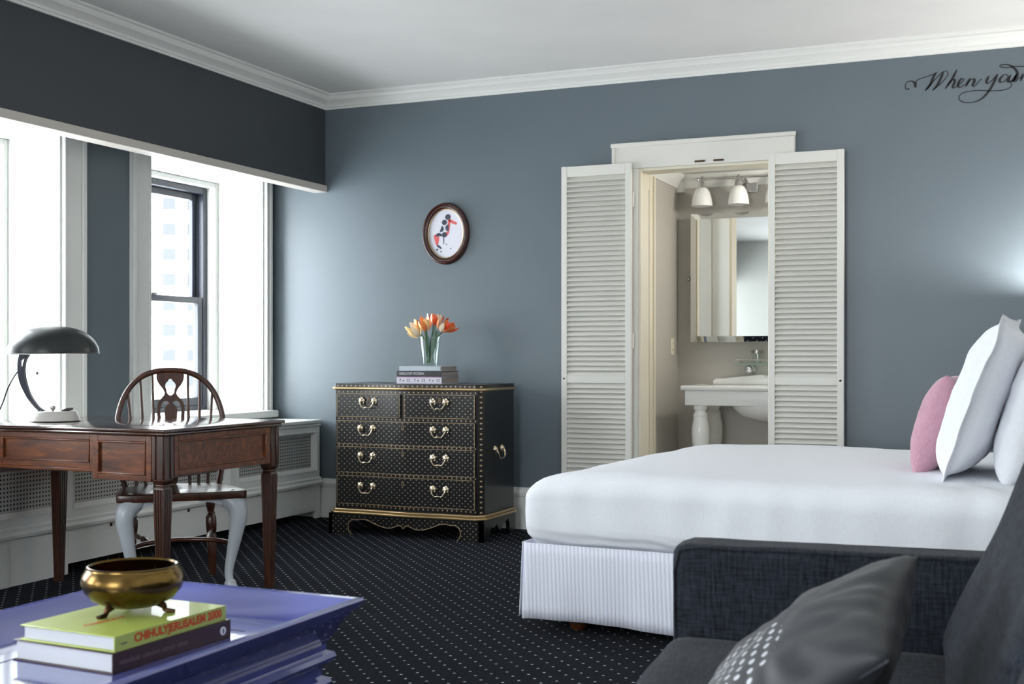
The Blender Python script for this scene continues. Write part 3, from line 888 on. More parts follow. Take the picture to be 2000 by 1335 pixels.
text('spine_lettering', 'HEIRLOOM MODERN', .014, M_white_print, b2, basis((.018, -.001, .011), (1,0,0), (0,0,1), (0,-1,0)), width=.165)
b1 = book('book', 'pale grey book on top of the pile under the vase', (-3.490, 6.440, TOPZ + .075), 0, .278, .215, .029, M_bk1, M_pg)
B('spine_line', M_bk2, b1, (.272, .2745, -.0006, 0, .004, .025), smooth=False)

# glass vase with tulips
VX, VY, VZ = -3.335, 6.54, TOPZ + .104
va = thing('glass_vase', 'clear flared glass vase holding tulips on the books', 'vase', (VX, VY, VZ))
MB().lathe([(.046, 0), (.048, .006), (.054, .08), (.066, .175), (.0635, .175), (.051, .08), (.044, .012), (0, .012)], (0, 0, 0), 36).build('glass', M_vase, va)
MB().lathe([(0, .014), (.0435, .014), (.050, .08), (.058, .135), (0, .135)], (0, 0, 0), 32).build('water', M_water, va)
M_stem = simple('tulip_stem_green', rgb(62, 104, 62), .5)
M_leaf = simple('tulip_leaf_green', rgb(44, 84, 54), .5)
M_yel = simple('tulip_yellow_petal', rgb(242, 214, 150), .55)
M_org = simple('tulip_orange_petal', rgb(236, 132, 70), .55)
M_red = simple('tulip_red_orange_petal', rgb(222, 84, 44), .55)
M_crm = simple('tulip_cream_petal', rgb(244, 226, 196), .55)
def petal_mesh():
    m = MB(); nu, nv = 6, 8; v = []; f = []
    for j in range(nv + 1):
        t = j / nv
        half = .62 * math.sin(PI * (t * .86 + .07)) ** .8
        rr = .021 * math.sin(PI * min(1, t * .72 + .06)) ** .75 + .002
        for i in range(nu + 1):
            a = (i / nu * 2 - 1) * half
            v.append((rr * math.cos(a), rr * math.sin(a), .058 * t))
    for j in range(nv):
        for i in range(nu):
            k = j * (nu + 1) + i; f.append((k, k + 1, k + nu + 2, k + nu + 1))
    m.add(v, f)
    return m.mesh('petal')
pets = {}
for mt in (M_yel, M_org, M_red, M_crm):
    pm = petal_mesh(); pm.materials.append(mt); pets[mt.name] = pm
tul = [(-.088, .0, .222, 1.05, -1.0, 'pale yellow tulip, leftmost of the bunch in the vase', (M_yel, M_crm)),
       (-.060, -.03, .195, .9, -.9, 'cream tulip hanging lowest on the left of the vase', (M_crm, M_yel)),
       (-.050, .02, .246, .55, -.6, 'yellow tulip near the top left of the bunch', (M_yel, M_org)),
       (-.012, -.035, .228, .35, -.3, 'open orange and yellow tulip in the middle front', (M_org, M_yel)),
       (.006, .03, .262, .2, .1, 'cream tulip rising at the back of the bunch', (M_crm, M_org)),
       (.034, .0, .262, .25, .4, 'red orange tulip standing tallest in the vase', (M_red, M_crm)),
       (.080, -.02, .224, .8, .9, 'cream and orange tulip bending to the right', (M_org, M_crm)),
       (.098, .015, .228, .95, 1.0, 'red tinged tulip, rightmost of the bunch in the vase', (M_red, M_org))]
for i, (tx, ty, tz, lean, sd_, lab, mats) in enumerate(tul):
    t = thing('tulip', lab, 'tulip', (VX, VY, VZ), 0, 'tulips in the glass vase')
    bx, by = -.022 * sd_ + random.uniform(-.012, .012), random.uniform(-.02, .02)
    k = .045 / max(.045, math.hypot(tx, ty))
    MB().tube(crom([(bx, by, .016), (bx * .2 + tx * .15, by * .3 + ty * .2, .09), (tx * k * .9, ty * k * .9, .165), (tx * .93, ty * .93, tz - .012)], 5), .0032, 8).build('stem', M_stem, t)
    ax = Vector((tx, ty, 0)); ax = ax.normalized() if ax.length > 1e-4 else Vector((1, 0, 0))
    rotm = Matrix.Rotation(lean * .75, 4, Vector((0, 0, 1)).cross(ax))
    for q in range(6):
        o = obj('petal', pets[mats[q % 2].name], None, t)
        sc = 1.32 if q % 2 == 0 else 1.2
        op = (.30 if q % 2 == 0 else .12) + .1 * random.random()
        loc = Matrix.Rotation(q * PI / 3 + i, 4, 'Z') @ Matrix.Rotation(op, 4, 'Y')
        o.matrix_local = Matrix.Translation((tx, ty, tz - .018)) @ rotm @ loc @ Matrix.Scale(sc, 4)
    if i in (3, 5, 6):
        m = MB(); v = []; f = []
        for j in range(9):
            s = j / 8; w = .013 * math.sin(PI * (s * .9 + .08))
            p = Vector((tx * (.3 + .45 * s) * (1 if i != 6 else 1.0), ty * .5 - .01, .05 + .17 * s))
            v += [(p.x - w, p.y - .004, p.z), (p.x + w, p.y - .004, p.z + .004)]
        for j in range(8): f.append((2*j, 2*j+1, 2*j+3, 2*j+2))
        m.add(v, f); m.build('leaf', M_leaf, t)

# power cord behind the chest
tag(MB().tube(crom([(-2.80, 6.93, .14), (-2.77, 6.88, .10), (-2.72, 6.78, .05), (-2.62, 6.70, .012), (-2.40, 6.64, .006), (-2.05, 6.60, .006)], 6), .004, 8).build('power_cord', M_black), 'black power cord running from behind the chest to the bed', 'cord')

# oval picture
op = thing('oval_picture', 'small oval picture in a dark wooden frame above the tulips', 'picture', (-3.429, YB, 1.831))
a_, b_ = .163, .195
m = MB(); n = 48; v = []; f = []
profo = [(1.0, 0.0), (1.0, -.014), (.97, -.026), (.92, -.030), (.88, -.022), (.85, -.024), (.80, -.020), (.755, -.012), (.735, -.010), (.735, 0)]
for s, y in profo:
    for k in range(n):
        t = 2 * PI * k / n
        e = (1 - s) * .163
        v.append(((a_ - e * 1.0) * math.cos(t), y, (b_ - e * 1.0) * math.sin(t)))
for i in range(len(profo) - 1):
    for k in range(n):
        k2 = (k + 1) % n; f.append((i*n+k, i*n+k2, (i+1)*n+k2, (i+1)*n+k))
m.add(v, f); m.build('frame', M_ovalw, op, ang=60)
ai, bi = a_ - .265 * .163, b_ - .265 * .163
MB().tube([((ai + .003) * math.cos(2*PI*k/48), -.011, (bi + .003) * math.sin(2*PI*k/48)) for k in range(48)], .0035, 8, closed=True).build('gilt_slip', M_gold, op)
pc = MB(); pc.add([(ai * math.cos(2*PI*k/48), -.006, bi * math.sin(2*PI*k/48)) for k in range(48)] + [(ai * math.cos(2*PI*k/48), -.002, bi * math.sin(2*PI*k/48)) for k in range(48)],
       [tuple(range(48)), tuple(reversed(range(48, 96)))] + [(k, (k+1) % 48, (k+1) % 48 + 48, k + 48) for k in range(48)])
pp = pc.build('picture_sheet', paint('picture_paper', rgb(222, 222, 232), .6), op, smooth=False)
M_navyp = simple('dark_blue_print', rgb(52, 56, 74), .6); M_redp = simple('coral_print', rgb(214, 92, 92), .6)
def patch(pts, mat, nm='printed_shape', y=-.0068):
    m = MB(); m.add([(x, y, z) for x, z in pts], [tuple(range(len(pts)))]); return m.build(nm, mat, pp, smooth=False)
def W(px_, pz_): return ((px_ - 735) * .000455 , (690 - pz_) * .000425)
def disc(px_, pz_, r, a0=0, a1=360, k=16): return [W(px_ + r * math.cos(R(a0 + (a1 - a0) * i / k)), pz_ - r * math.sin(R(a0 + (a1 - a0) * i / k))) for i in range(k + (0 if a1 - a0 == 360 else 1))]
for q in ([(770, 480), (800, 475), (905, 535), (905, 560), (880, 562), (800, 530)], [(770, 480), (805, 490), (795, 600), (780, 690), (740, 735), (690, 750), (690, 720), (750, 660)],
          [(545, 720), (570, 690), (635, 740), (625, 800), (605, 870), (580, 850)]):
    patch([W(*p) for p in q], M_redp)
for pts in (disc(765, 445, 42), disc(712, 522, 40), disc(778, 605, 52, 90, 270), disc(655, 615, 48, -110, 70), disc(625, 725, 50, 0, 180), disc(712, 705, 40), disc(600, 922, 15), disc(660, 955, 11), disc(745, 850, 9), disc(810, 913, 9)):
    patch(pts, M_navyp, y=-.0074)
patch([W(692, 740), W(708, 740), W(708, 845), W(697, 845)], M_navyp, y=-.0074)
patch([W(595, 850), W(615, 850), W(668, 895), W(660, 918), W(600, 880)], M_navyp, y=-.0074)

# wall lettering
SW = [[(-0.639,2.508),(-0.65,2.502),(-0.66,2.513),(-0.658,2.534),(-0.642,2.546),(-0.622,2.544),(-0.609,2.53),(-0.608,2.515),(-0.601,2.512)],[(-0.607,2.525),(-0.599,2.548),(-0.57,2.558),(-0.535,2.567),(-0.511,2.574),(-0.494,2.581)],[(-0.504,2.58),(-0.518,2.552),(-0.533,2.517),(-0.558,2.488)],[(-0.558,2.488),(-0.52,2.53),(-0.488,2.564),(-0.467,2.581),(-0.454,2.585)],[(-0.464,2.581),(-0.481,2.542),(-0.498,2.51),(-0.52,2.486)],[(-0.52,2.486),(-0.476,2.522),(-0.446,2.556),(-0.441,2.572),(-0.45,2.585)],[(-0.396,2.588),(-0.422,2.537),(-0.456,2.489)],[(-0.446,2.505),(-0.427,2.529),(-0.411,2.536),(-0.409,2.52),(-0.417,2.498),(-0.409,2.49),(-0.392,2.505)],[(-0.389,2.506),(-0.372,2.516),(-0.362,2.53),(-0.372,2.537),(-0.386,2.521),(-0.391,2.5),(-0.38,2.491),(-0.357,2.505)],[(-0.33,2.535),(-0.342,2.514),(-0.354,2.493)],[(-0.349,2.503),(-0.327,2.527),(-0.311,2.529),(-0.31,2.516),(-0.317,2.498),(-0.308,2.491),(-0.29,2.51),(-0.28,2.523),(-0.271,2.523)],[(-0.236,2.54),(-0.249,2.514),(-0.243,2.5),(-0.223,2.513),(-0.198,2.541)],[(-0.194,2.545),(-0.212,2.505),(-0.234,2.465),(-0.263,2.43),(-0.297,2.41),(-0.343,2.406),(-0.375,2.416),(-0.386,2.435),(-0.375,2.456),(-0.343,2.465),(-0.291,2.467),(-0.223,2.459),(-0.167,2.458),(-0.139,2.466),(-0.126,2.48),(-0.133,2.496),(-0.154,2.502)],[(-0.166,2.538),(-0.184,2.516),(-0.18,2.5),(-0.161,2.506),(-0.144,2.525),(-0.152,2.538),(-0.166,2.538)],[(-0.13,2.535),(-0.142,2.512),(-0.138,2.499),(-0.116,2.514),(-0.104,2.534)],[(-0.102,2.536),(-0.116,2.505),(-0.106,2.499),(-0.086,2.52)],[(-0.071,2.536),(-0.084,2.498)],[(-0.082,2.505),(-0.063,2.528),(-0.051,2.531),(-0.045,2.523)],[(-0.039,2.572),(-0.066,2.573),(-0.111,2.577),(-0.139,2.574),(-0.171,2.578),(-0.184,2.587),(-0.167,2.593),(-0.139,2.587),(-0.116,2.57),(-0.102,2.551),(-0.099,2.532),(-0.108,2.509),(-0.129,2.499)]]
m = MB()
for st in SW:
    P = crom([(x, 0, z) for x, z in st], 7); v = []; f = []
    for i, p in enumerate(P):
        t = (P[min(i+1, len(P)-1)] - P[max(i-1, 0)]).normalized()
        down = abs(t.z) if t.z < 0 else .15
        edge = min(i, len(P) - 1 - i) / 4
        w = (.0021 + .0052 * down ** 1.6 * min(1, edge)) 
        nx = Vector((-t.z, 0, t.x)) * w
        v += [(p.x - nx.x, 0, p.z - nx.z), (p.x + nx.x, 0, p.z + nx.z)]
    for i in range(len(P) - 1): f.append((2*i, 2*i+1, 2*i+3, 2*i+2))
    m.add(v, f)
tag(m.build('wall_lettering', M_ink, None, smooth=False, loc=(0, YB - .0015, 0)), 'black script lettering reading When your on the wall', 'lettering')

# ------------------------------------------------------------------ writing desk
DK = (-3.205, 3.955); DKR = R(-1.0)
dk = thing('writing_desk', 'polished mahogany writing desk with fluted tapered legs', 'desk', (DK[0], DK[1], 0), DKR)
DWd, DDp = 1.095, .835
m = MB(); m.box(-DWd, 0, 0, DDp, .752, .766); m.build('top', M_desktop, dk, bevel=.004, seg=3)
m = MB(); m.box(-DWd + .010, -.010, .010, DDp - .010, .738, .752); m.build('top_edge', M_desktop, dk, bevel=.006, seg=3)
def panel_board(name, axis, a0, a1, z0, z1, face, th, sgn, mat, bead=.014, parent=dk, inset=(.028, .024)):
    """board in plane axis with a recessed, beaded field; face = coordinate of the outer face, sgn = outward direction"""
    p = MB()
    def bx(m, u0, u1, w0, w1, f0, f1):
        if axis == 'x': m.box(u0, u1, f0, f1, w0, w1)
        else: m.box(f0, f1, u0, u1, w0, w1)
    iu, iw = inset
    o = MB(); bx(o, a0, a1, z0, z1, face - sgn * .008, face - sgn * (th)); board = o.build(name, mat, parent, bevel=.002)
    for u0, u1, w0, w1 in ((a0, a0 + iu, z0, z1), (a1 - iu, a1, z0, z1), (a0 + iu, a1 - iu, z1 - iw, z1), (a0 + iu, a1 - iu, z0, z0 + iw)):
        q = MB(); bx(q, u0, u1, w0, w1, face, face - sgn * .009); q.build('frame_strip', mat, board, bevel=.002)
    b = .007
    for u0, u1, w0, w1 in ((a0 + iu, a0 + iu + b, z0 + iw, z1 - iw), (a1 - iu - b, a1 - iu, z0 + iw, z1 - iw), (a0 + iu, a1 - iu, z1 - iw - b, z1 - iw), (a0 + iu, a1 - iu, z0 + iw, z0 + iw + b)):
        q = MB(); bx(q, u0, u1, w0, w1, face + sgn * .004, face - sgn * .009); q.build('bead', mat, board, bevel=.003)
    return board
PB = .029                                        # half width of the corner posts
posts = [(-.052, .052), (-DWd + .052, .052), (-.052, DDp - .052), (-1.045, .502)]
# front: drawers at both ends, a shallower drawer between
panel_board('drawer_front', 'x', -.395, -.088, .552, .736, .024, .03, -1, M_desk)
panel_board('drawer_front', 'x', -DWd + .080, -.936, .552, .736, .024, .03, -1, M_desk)
panel_board('knee_drawer_front', 'x', -.930, -.401, .592, .736, .036, .03, -1, M_desk, inset=(.020, .024))
B('knee_rail', M_desk, dk, (-.930, -.401, .038, .06, .578, .592), bevel=.003)
for xa, xb in ((-.395, -.088), (-DWd + .080, -.936)):
    B('drawer_box', M_deskv, dk, (xa + .004, xb - .004, .056, .45, .556, .734))
B('knee_box', M_deskv, dk, (-.925, -.405, .068, .45, .60, .734))
panel_board('side_apron', 'y', .088, DDp - .088, .572, .738, -.022, .03, 1, M_desk)
panel_board('side_apron', 'y', .088, DDp - .088, .572, .738, -DWd + .022, .03, -1, M_desk)
panel_board('back_apron', 'x', -DWd + .088, -.088, .600, .738, DDp - .022, .03, 1, M_desk)
def fluted(cx_, cy_, parent):
    post = MB().box(cx_ - PB, cx_ + PB, cy_ - PB, cy_ + PB, .555, .738)
    pst = post.build('leg', M_deskv, parent, bevel=.003)
    for s in (-1, 1):
        B('post_panel', M_rub if False else M_desk, pst, (cx_ - .016, cx_ + .016, cy_ + s * PB - (.003 if s > 0 else -.0), cy_ + s * PB + (.0 if s > 0 else .003), .578, .722)) if False else None
    # raised edges framing a sunk slot on the post faces
    for s in (-1, 1):
        for t in (-1, 1):
            B('post_bead', M_deskv, pst, (cx_ + t * .019 - .009, cx_ + t * .019 + .009, cy_ + s * (PB + .002) - .003, cy_ + s * (PB + .002) + .003, .562, .736), bevel=.002)
            B('post_bead', M_deskv, pst, (cx_ + s * (PB + .002) - .003, cx_ + s * (PB + .002) + .003, cy_ + t * .019 - .009, cy_ + t * .019 + .009, .562, .736), bevel=.002)
    m = MB(); m.frustum((cx_, cy_), .021, .029, .540, .555); m.frustum((cx_, cy_), .021, .021, .532, .540); m.frustum((cx_, cy_), .027, .021, .520, .532)
    m.build('collar', M_deskv, pst, bevel=.002)
    # fluted taper: square section with three grooves in every face
    sec = []
    k = [-1, -.72, -.60, -.36, -.14, -.0001, .14, .36, .60, .72, 1]
    prof_ = [(-1, 0), (-.66, 0), (-.58, .13), (-.42, .13), (-.34, 0), (-.16, 0), (-.08, .13), (.08, .13), (.16, 0), (.34, 0), (.42, .13), (.58, .13), (.66, 0)]
    for q in range(4):
        c, s_ = math.cos(q * PI / 2), math.sin(q * PI / 2)
        for a, dp in prof_:
            x, y = a, -1 + dp
            sec.append((c * x - s_ * y, s_ * x + c * y))
    n = len(sec); v = []; f = []
    lv = [(.520, .0265, 1), (.500, .0265, 1), (.495, .0265, 1), (.06, .0175, 1), (.0, .0165, 1)]
    for z, r, g in lv:
        for x, y in sec: v.append((cx_ + x * r, cy_ + y * r, z))
    for i in range(len(lv) - 1):
        for j in range(n):
            j2 = (j + 1) % n; f.append((i*n+j, i*n+j2, (i+1)*n+j2, (i+1)*n+j))
    f.append(tuple(range(n))); f.append(tuple(reversed(range((len(lv)-1)*n, len(lv)*n))))
    mm = MB(); mm.add(v, f); mm.build('fluted_shaft', M_deskv, pst, smooth=False)
for p in posts: fluted(p[0], p[1], dk)

# ------------------------------------------------------------------ desk lamp
PX = 5.52 / 2396.0
lp = thing('desk_lamp', 'dark dome shaded desk lamp with curved arm and pale base', 'desk lamp', (-4.085, 4.285, .766), R(23.2))
def L(u, v): return ((u - 110) * PX, (822.5 - v) * PX)
MB().lathe([(0, 0), (.110, 0), (.112, .003), (.110, .005), (.0, .005)], (0, 0, 0), 48).build('base_rim', M_black, lp)
MB().lathe([(.111, .004), (.108, .012), (.097, .040), (.090, .046), (0, .047)], (0, 0, 0), 48).build('base', M_lampbase, lp)
oc = lambda x, y: L(x / 5.5636, 620 + y / 5.5636)
outl = crom([Vector((*oc(*p), 0)) for p in ((230, 400), (214, 470), (211, 560), (218, 640), (240, 720), (276, 800), (322, 882), (380, 955), (445, 1022), (470, 1045))], 4)
inl = crom([Vector((*oc(*p), 0)) for p in ((545, 1045), (520, 1022), (455, 985), (400, 920), (355, 850), (322, 770), (297, 680), (285, 600), (287, 520), (302, 455), (335, 400))], 4)
slot = crom([Vector((*oc(*p), 0)) for p in ((332, 880), (345, 884), (395, 945), (450, 1000), (500, 1034), (470, 1034), (430, 1000), (375, 940), (332, 880))], 3)[:-1]
tri = [oc(*p) for p in ((240, 470), (290, 440), (272, 490), (262, 540), (250, 548), (238, 520))]
shape2d('arm', [[(p.x, p.y) for p in outl + inl], [(p.x, p.y) for p in slot], tri], .022, M_lamparm, lp, basis((0, 0, 0), (1,0,0), (0,0,1), (0,-1,0)))
# dome shade
def dome(r, h, z0, n=14):
    P = []
    for i in range(n + 1):
        a = PI / 2 * i / n
        P.append((r * math.cos(a) ** .82 if i < n else 0, z0 + h * math.sin(a) ** 1.05))
    return P
sx, sz = L(106.5, 689)
tilt = Matrix.Rotation(R(-1.2), 3, 'Y')
out_ = dome(.198, .121, 0); inn = [(max(0, r - .004), z - .003) for r, z in dome(.197, .119, 0)]
MB().lathe(out_, (0, 0, 0), 56, tilt).build('shade', M_shade, lp, loc=(sx, 0, sz))
MB().lathe(inn, (0, 0, 0), 56, tilt).build('shade_lining', M_shadein, lp, loc=(sx, 0, sz))
MB().tube([(.198 * math.cos(2*PI*k/56), .198 * math.sin(2*PI*k/56), .004 * -math.cos(2*PI*k/56) * -1 * .0) for k in range(56)], .0022, 6, closed=True).build('shade_rim', M_shade, lp, loc=(sx, 0, sz))
MB().lathe([(.018, .085), (.020, .05), (.024, .03), (.024, -.005), (.014, -.02), (0, -.025)], (0, 0, 0), 16).build('bulb_holder', M_white, lp, loc=(sx, 0, sz + .02))
cx0, cz0 = L(75, 690); cx1, cz1 = L(75, 727)
ch = MB().tube([(cx0, 0, cz0 + .03), (cx1, 0, cz1)], .0019, 6).build('pull_chain', M_nickel, lp)
MB().lathe([(0, -.007), (.005, -.005), (.007, 0), (.005, .005), (0, .007)], (cx1, 0, cz1 - .004), 14).build('chain_ball', M_nickel, ch)
kx, kz = L(109, 801)
MB().lathe([(.006, 0), (.005, .006), (.010, .010), (.012, .018), (.010, .025), (0, .028)], (kx, -.02, .044), 18).build('knob', M_nickel, lp)
a, b = L(126, 806), L(147, 798)
MB().tube([(a[0], -.01, a[1] + .004), ((a[0]+b[0])/2, -.01, (a[1]+b[1])/2 + .006), (b[0], -.01, b[1])], [.010, .008, .005], 10, flat=.6).build('switch_lever', M_black, lp)
q = [L(40, 722), L(30, 735), L(18, 757), L(8, 785), L(-2, 806), L(-14, 818)]
MB().tube(crom([(x, 0, z) for x, z in q] + [(L(-40, 0)[0], .05, .004)], 5), .0032, 8).build('cord', M_black, lp)

# ------------------------------------------------------------------ chair behind the desk
chx = thing('windsor_chair', 'dark wooden hoop-back chair with pierced splat and pale front legs', 'chair', (-3.515, 4.468, 0), R(45.5))
SH = .447
# saddle seat
m = MB(); pts = crom([Vector(p + (0,)) for p in ((-.285, .02), (-.20, .0), (0, -.008), (.20, .0), (.285, .02), (.275, .16), (.235, .33), (.16, .425), (0, .45), (-.16, .425), (-.235, .33), (-.275, .16), (-.285, .02))], 3)[:-1]
m.prism([(p.x, p.y) for p in pts], SH - .036, SH, 'z'); m.build('seat', M_chair, chx, bevel=.007, seg=3)
# hoop
HW, HT = .252, 1.003
hp = []
zb_ = .64
for i in range(33):
    a = PI * i / 32
    c, s = math.cos(a), math.sin(a)
    hp.append((-HW * (abs(c) ** .80) * (1 if c > 0 else -1), zb_ + (HT - zb_ - .012) * s ** .80))
def hy(z): return .405 + (z - SH) * .16                    # back rake
hoop = [(-.215, hy(SH) - .02, SH - .01), (-.238, hy(.54), .54)] + [(x, hy(z), z) for x, z in hp] + [(.238, hy(.54), .54), (.215, hy(SH) - .02, SH - .01)]
MB().tube(crom(hoop, 2), .0138, 12).build('hoop', M_chair, chx)
# spindles
def hoop_z(x):
    for i in range(len(hp) // 2):
        if hp[i][0] <= -abs(x) <= hp[i+1][0]:
            t = (-abs(x) - hp[i][0]) / (hp[i+1][0] - hp[i][0] + 1e-9); return hp[i][1] + (hp[i+1][1] - hp[i][1]) * t
    return HT - .02
for xt, xb in ((-.198, -.165), (-.140, -.122), (-.083, -.08), (.083, .08), (.140, .122), (.198, .165)):
    zt = hoop_z(xt) - .004
    MB().tube([(xb, hy(SH) - .012, SH - .008), ((xb * .7 + xt * .3), hy(.6) - .006, .60), (xt, hy(zt), zt)], [.0075, .0085, .0058], 10).build('spindle', M_chair, chx)
# splat: outline and three piercings, measured from the middle line
def SPx(x, y): return ((x - 396) * .00082, 1.0 - (y - 57) * .00082)
half = [(474, 75), (474, 118), (460, 150), (443, 172), (432, 192), (431, 208), (444, 226), (463, 248), (474, 280), (474, 330), (466, 372), (446, 408), (432, 436), (430, 470), (438, 510), (452, 560), (452, 620), (434, 680), (420, 730)]
rt = crom([Vector((*SPx(*p), 0)) for p in half], 3)
outline = [(p.x, p.y) for p in rt] + [(-p.x, p.y) for p in reversed(rt)]
hole1 = [(396, 118), (405, 121), (410, 132), (422, 142), (427, 158), (420, 178), (416, 200), (406, 212), (396, 215)]
h1 = [(SPx(*p)) for p in hole1]; h1 = h1 + [(-x, y) for x, y in reversed(h1[1:-1])]
hole2 = [(405, 262), (415, 250), (432, 248), (447, 262), (455, 290), (455, 330), (448, 362), (436, 372), (430, 350), (432, 300), (422, 275)]
h2 = [(p.x, p.y) for p in crom([Vector((*SPx(*p), 0)) for p in hole2 + hole2[:1]], 3)[:-1]]
h3 = [(-x, y) for x, y in reversed(h2)]
rk = math.atan(.16)
M_ = basis((0, hy(SH) - (SH) * .16, 0), (1, 0, 0), (0, .16, 1.0), (0, -1, 0))
shape2d('splat', [outline, h1, h2, h3], .011, M_chair, chx, M_)
# cabriole front legs, their pale reflection put into the colour
for s in (-1, 1):
    P = crom([(s * .205, .060, SH - .036), (s * .236, .040, .385), (s * .250, .030, .34), (s * .240, .034, .26), (s * .222, .042, .16), (s * .208, .044, .08), (s * .212, .036, .03), (s * .220, .026, .0)], 5)
    n = len(P); rr = []
    for p in P:
        t = p.z / (SH - .036)
        rr.append(.0185 + .034 * max(0, t - .12) ** 1.25 + (.008 if p.z < .03 else 0))
    lg = MB().tube(P, rr, 14); 
    g = lg.build('front_leg', M_legwhite, chx); g['label'] = 'cabriole front leg with its pale reflection as colour'
    shape2d('knee_bracket', [[(x, z) for x, z in ([(s * .05, SH - .036), (s * .23, SH - .036), (s * .225, .335), (s * .198, .350), (s * .178, .382), (s * .13, .396), (s * .08, .402)][::(1 if s > 0 else -1)])]], .026, M_legwhite, chx, basis((0, .048, 0), (1,0,0), (0,0,1), (0,-1,0)))
# turned back legs
tp_ = [(.016, 0), (.017, .02), (.021, .10), (.024, .19), (.017, .205), (.024, .215), (.026, .25), (.025, .285), (.016, .30), (.022, .306), (.016, .314), (.022, .345), (.023, .365), (.015, .385), (.020, .40), (.018, .42)]
for s in (-1, 1):
    d_ = Vector((s * -.045, -.07, 1)).normalized()
    M3 = Vector((0, 0, 1)).rotation_difference(d_).to_matrix()
    MB().lathe([(r, z * (SH - .03) / .42) for r, z in tp_], (s * .195, .43, 0), 18, M3).build('back_leg', M_chair, chx)
# crinoline stretcher with two spurs
st_ = crom([(-.222, .045, .205), (-.15, .14, .21), (0, .19, .212), (.15, .14, .21), (.222, .045, .205)], 6)
stc = MB().tube(st_, .011, 10).build('crinoline_stretcher', M_chair, chx)
for s in (-1, 1):
    MB().tube(crom([(s * .13, .15, .212), (s * .145, .22, .216), (s * .165, .30, .22), (s * .185, .41, .226)], 5), [.008, .009, .010, .013, .016, .012, .016, .010, .009, .010, .013, .010, .009, .008, .008, .008], 10).build('spur', M_chair, stc)

# ------------------------------------------------------------------ bed
bd = thing('bed', 'large bed with white fitted sheet and striped bed skirt', 'bed', (-1.845, 4.40, 0), R(-4))
BL, BW = 2.06, 1.90
def sheet_fn(p, d):
    n = noise.noise(p * 2.2) * .010 + noise.noise(p * 7.0) * .0025
    # side pull folds
    if abs(d.z) < .75: n += .0035 * math.sin(p.x * 34 + 3 * noise.noise(p * 3)) * (1 - abs(d.z))
    hd = max(0, min(1, (p.x - 1.25) / .5))            # creases running out from under the pillows
    n += hd * .0045 * math.sin(p.x * 46 + p.y * 18 + 5 * noise.noise(p * 4)) * max(0, 1 - abs(p.y - .1) / .7)
    if p.z < .40: n += .004 * math.sin(p.x * 9 + p.z * 160 + 4 * noise.noise(p * 5)) * (.40 - p.z) / .08
    if p.x < .12: n += .005 * noise.noise(Vector((p.y * 9, p.z * 14, 2.0)))
    crown_ = .018 * max(0, 1 - ((p.x - BL / 2) / (BL / 2)) ** 2) * max(0, 1 - ((p.y - BW / 2) / (BW / 2)) ** 2) * max(0, min(1, (p.z - .45) / .15))
    q = p + d * n; q.z += crown_
    e = max(0, .30 - p.x)          # softer, sagging foot edge
    q.z -= e * e * .42 * max(0, min(1, (p.z - .40) / .2))
    return q
obj('mattress', rounded(-.01, BL, -.01, BW, .318, .612, .088, 60, sheet_fn, 'mattress'), M_sheet, bd)
# bed skirt: hanging panels, the foot panel meets the side in an open pleat
def skirt_panel(pts, name):
    m = MB(); v = []; f = []
    P = []
    for i in range(len(pts) - 1):
        a, b = Vector(pts[i]), Vector(pts[i+1]); k = max(2, int((b - a).length / .03))
        for j in range(k): P.append(a + (b - a) * j / k)
    P.append(Vector(pts[-1]))
    c = Vector((BL / 2, BW / 2))
    n = 7
    for i, p in enumerate(P):
        t = (P[min(i+1, len(P)-1)] - P[max(i-1, 0)]).normalized(); nn = Vector((t.y, -t.x))
        if nn.dot(p - c) < 0: nn = -nn
        for j in range(n + 1):
            s = j / n
            off = .004 + .016 * s + .006 * s * math.sin(i * .37) + .003 * s * math.sin(i * 1.1 + 2)
            q = p + nn * off
            v.append((q.x, q.y, .338 - (.338 - .048 - .006 * math.sin(i * .21)) * s))
    for i in range(len(P) - 1):
        for j in range(n):
            k = i * (n + 1) + j; f.append((k, k + 1, k + n + 2, k + n + 1))
    m.add(v, f)
    o = m.build(name, M_skirt, bd, ang=60)
    md = o.modifiers.new('thickness', 'SOLIDIFY'); md.thickness = .003
    return o
skirt_panel([(.012, .0), (BL - .03, .0)], 'bed_skirt')
skirt_panel([(.0, BW - .02), (.0, .012)], 'bed_skirt')
skirt_panel([(BL - .03, BW - .01), (.012, BW - .01)], 'bed_skirt')
# inner pleat behind the open corner
m = MB(); m.add([(.02, .012, .334), (.012, .03, .334), (-.030, .05, .052), (.05, .02, .040), (.06, .03, .04), (.03, .06, .334)], [(0, 1, 2, 3), (0, 3, 4, 5)]); m.build('corner_pleat', M_skirt, bd)
B('box_spring', M_sheet, bd, (.03, BL - .03, .03, BW - .03, .12, .332), bevel=.02)
for x, y in ((.20, .10), (.20, BW - .12), (BL - .15, .10), (BL - .15, BW - .12), (BL / 2, .10)):
    MB().lathe([(.026, 0), (.036, .010), (.040, .03), (.034, .05), (.024, .06), (.026, .075), (.034, .09), (.034, .125)], (x, y, 0), 20).build('foot', M_legw, bd)
me = rounded(BL + .01, BL + .10, -.03, BW + .03, .0, 1.02, .03, 12, None, 'headboard'); obj('headboard', me, M_head, bd)

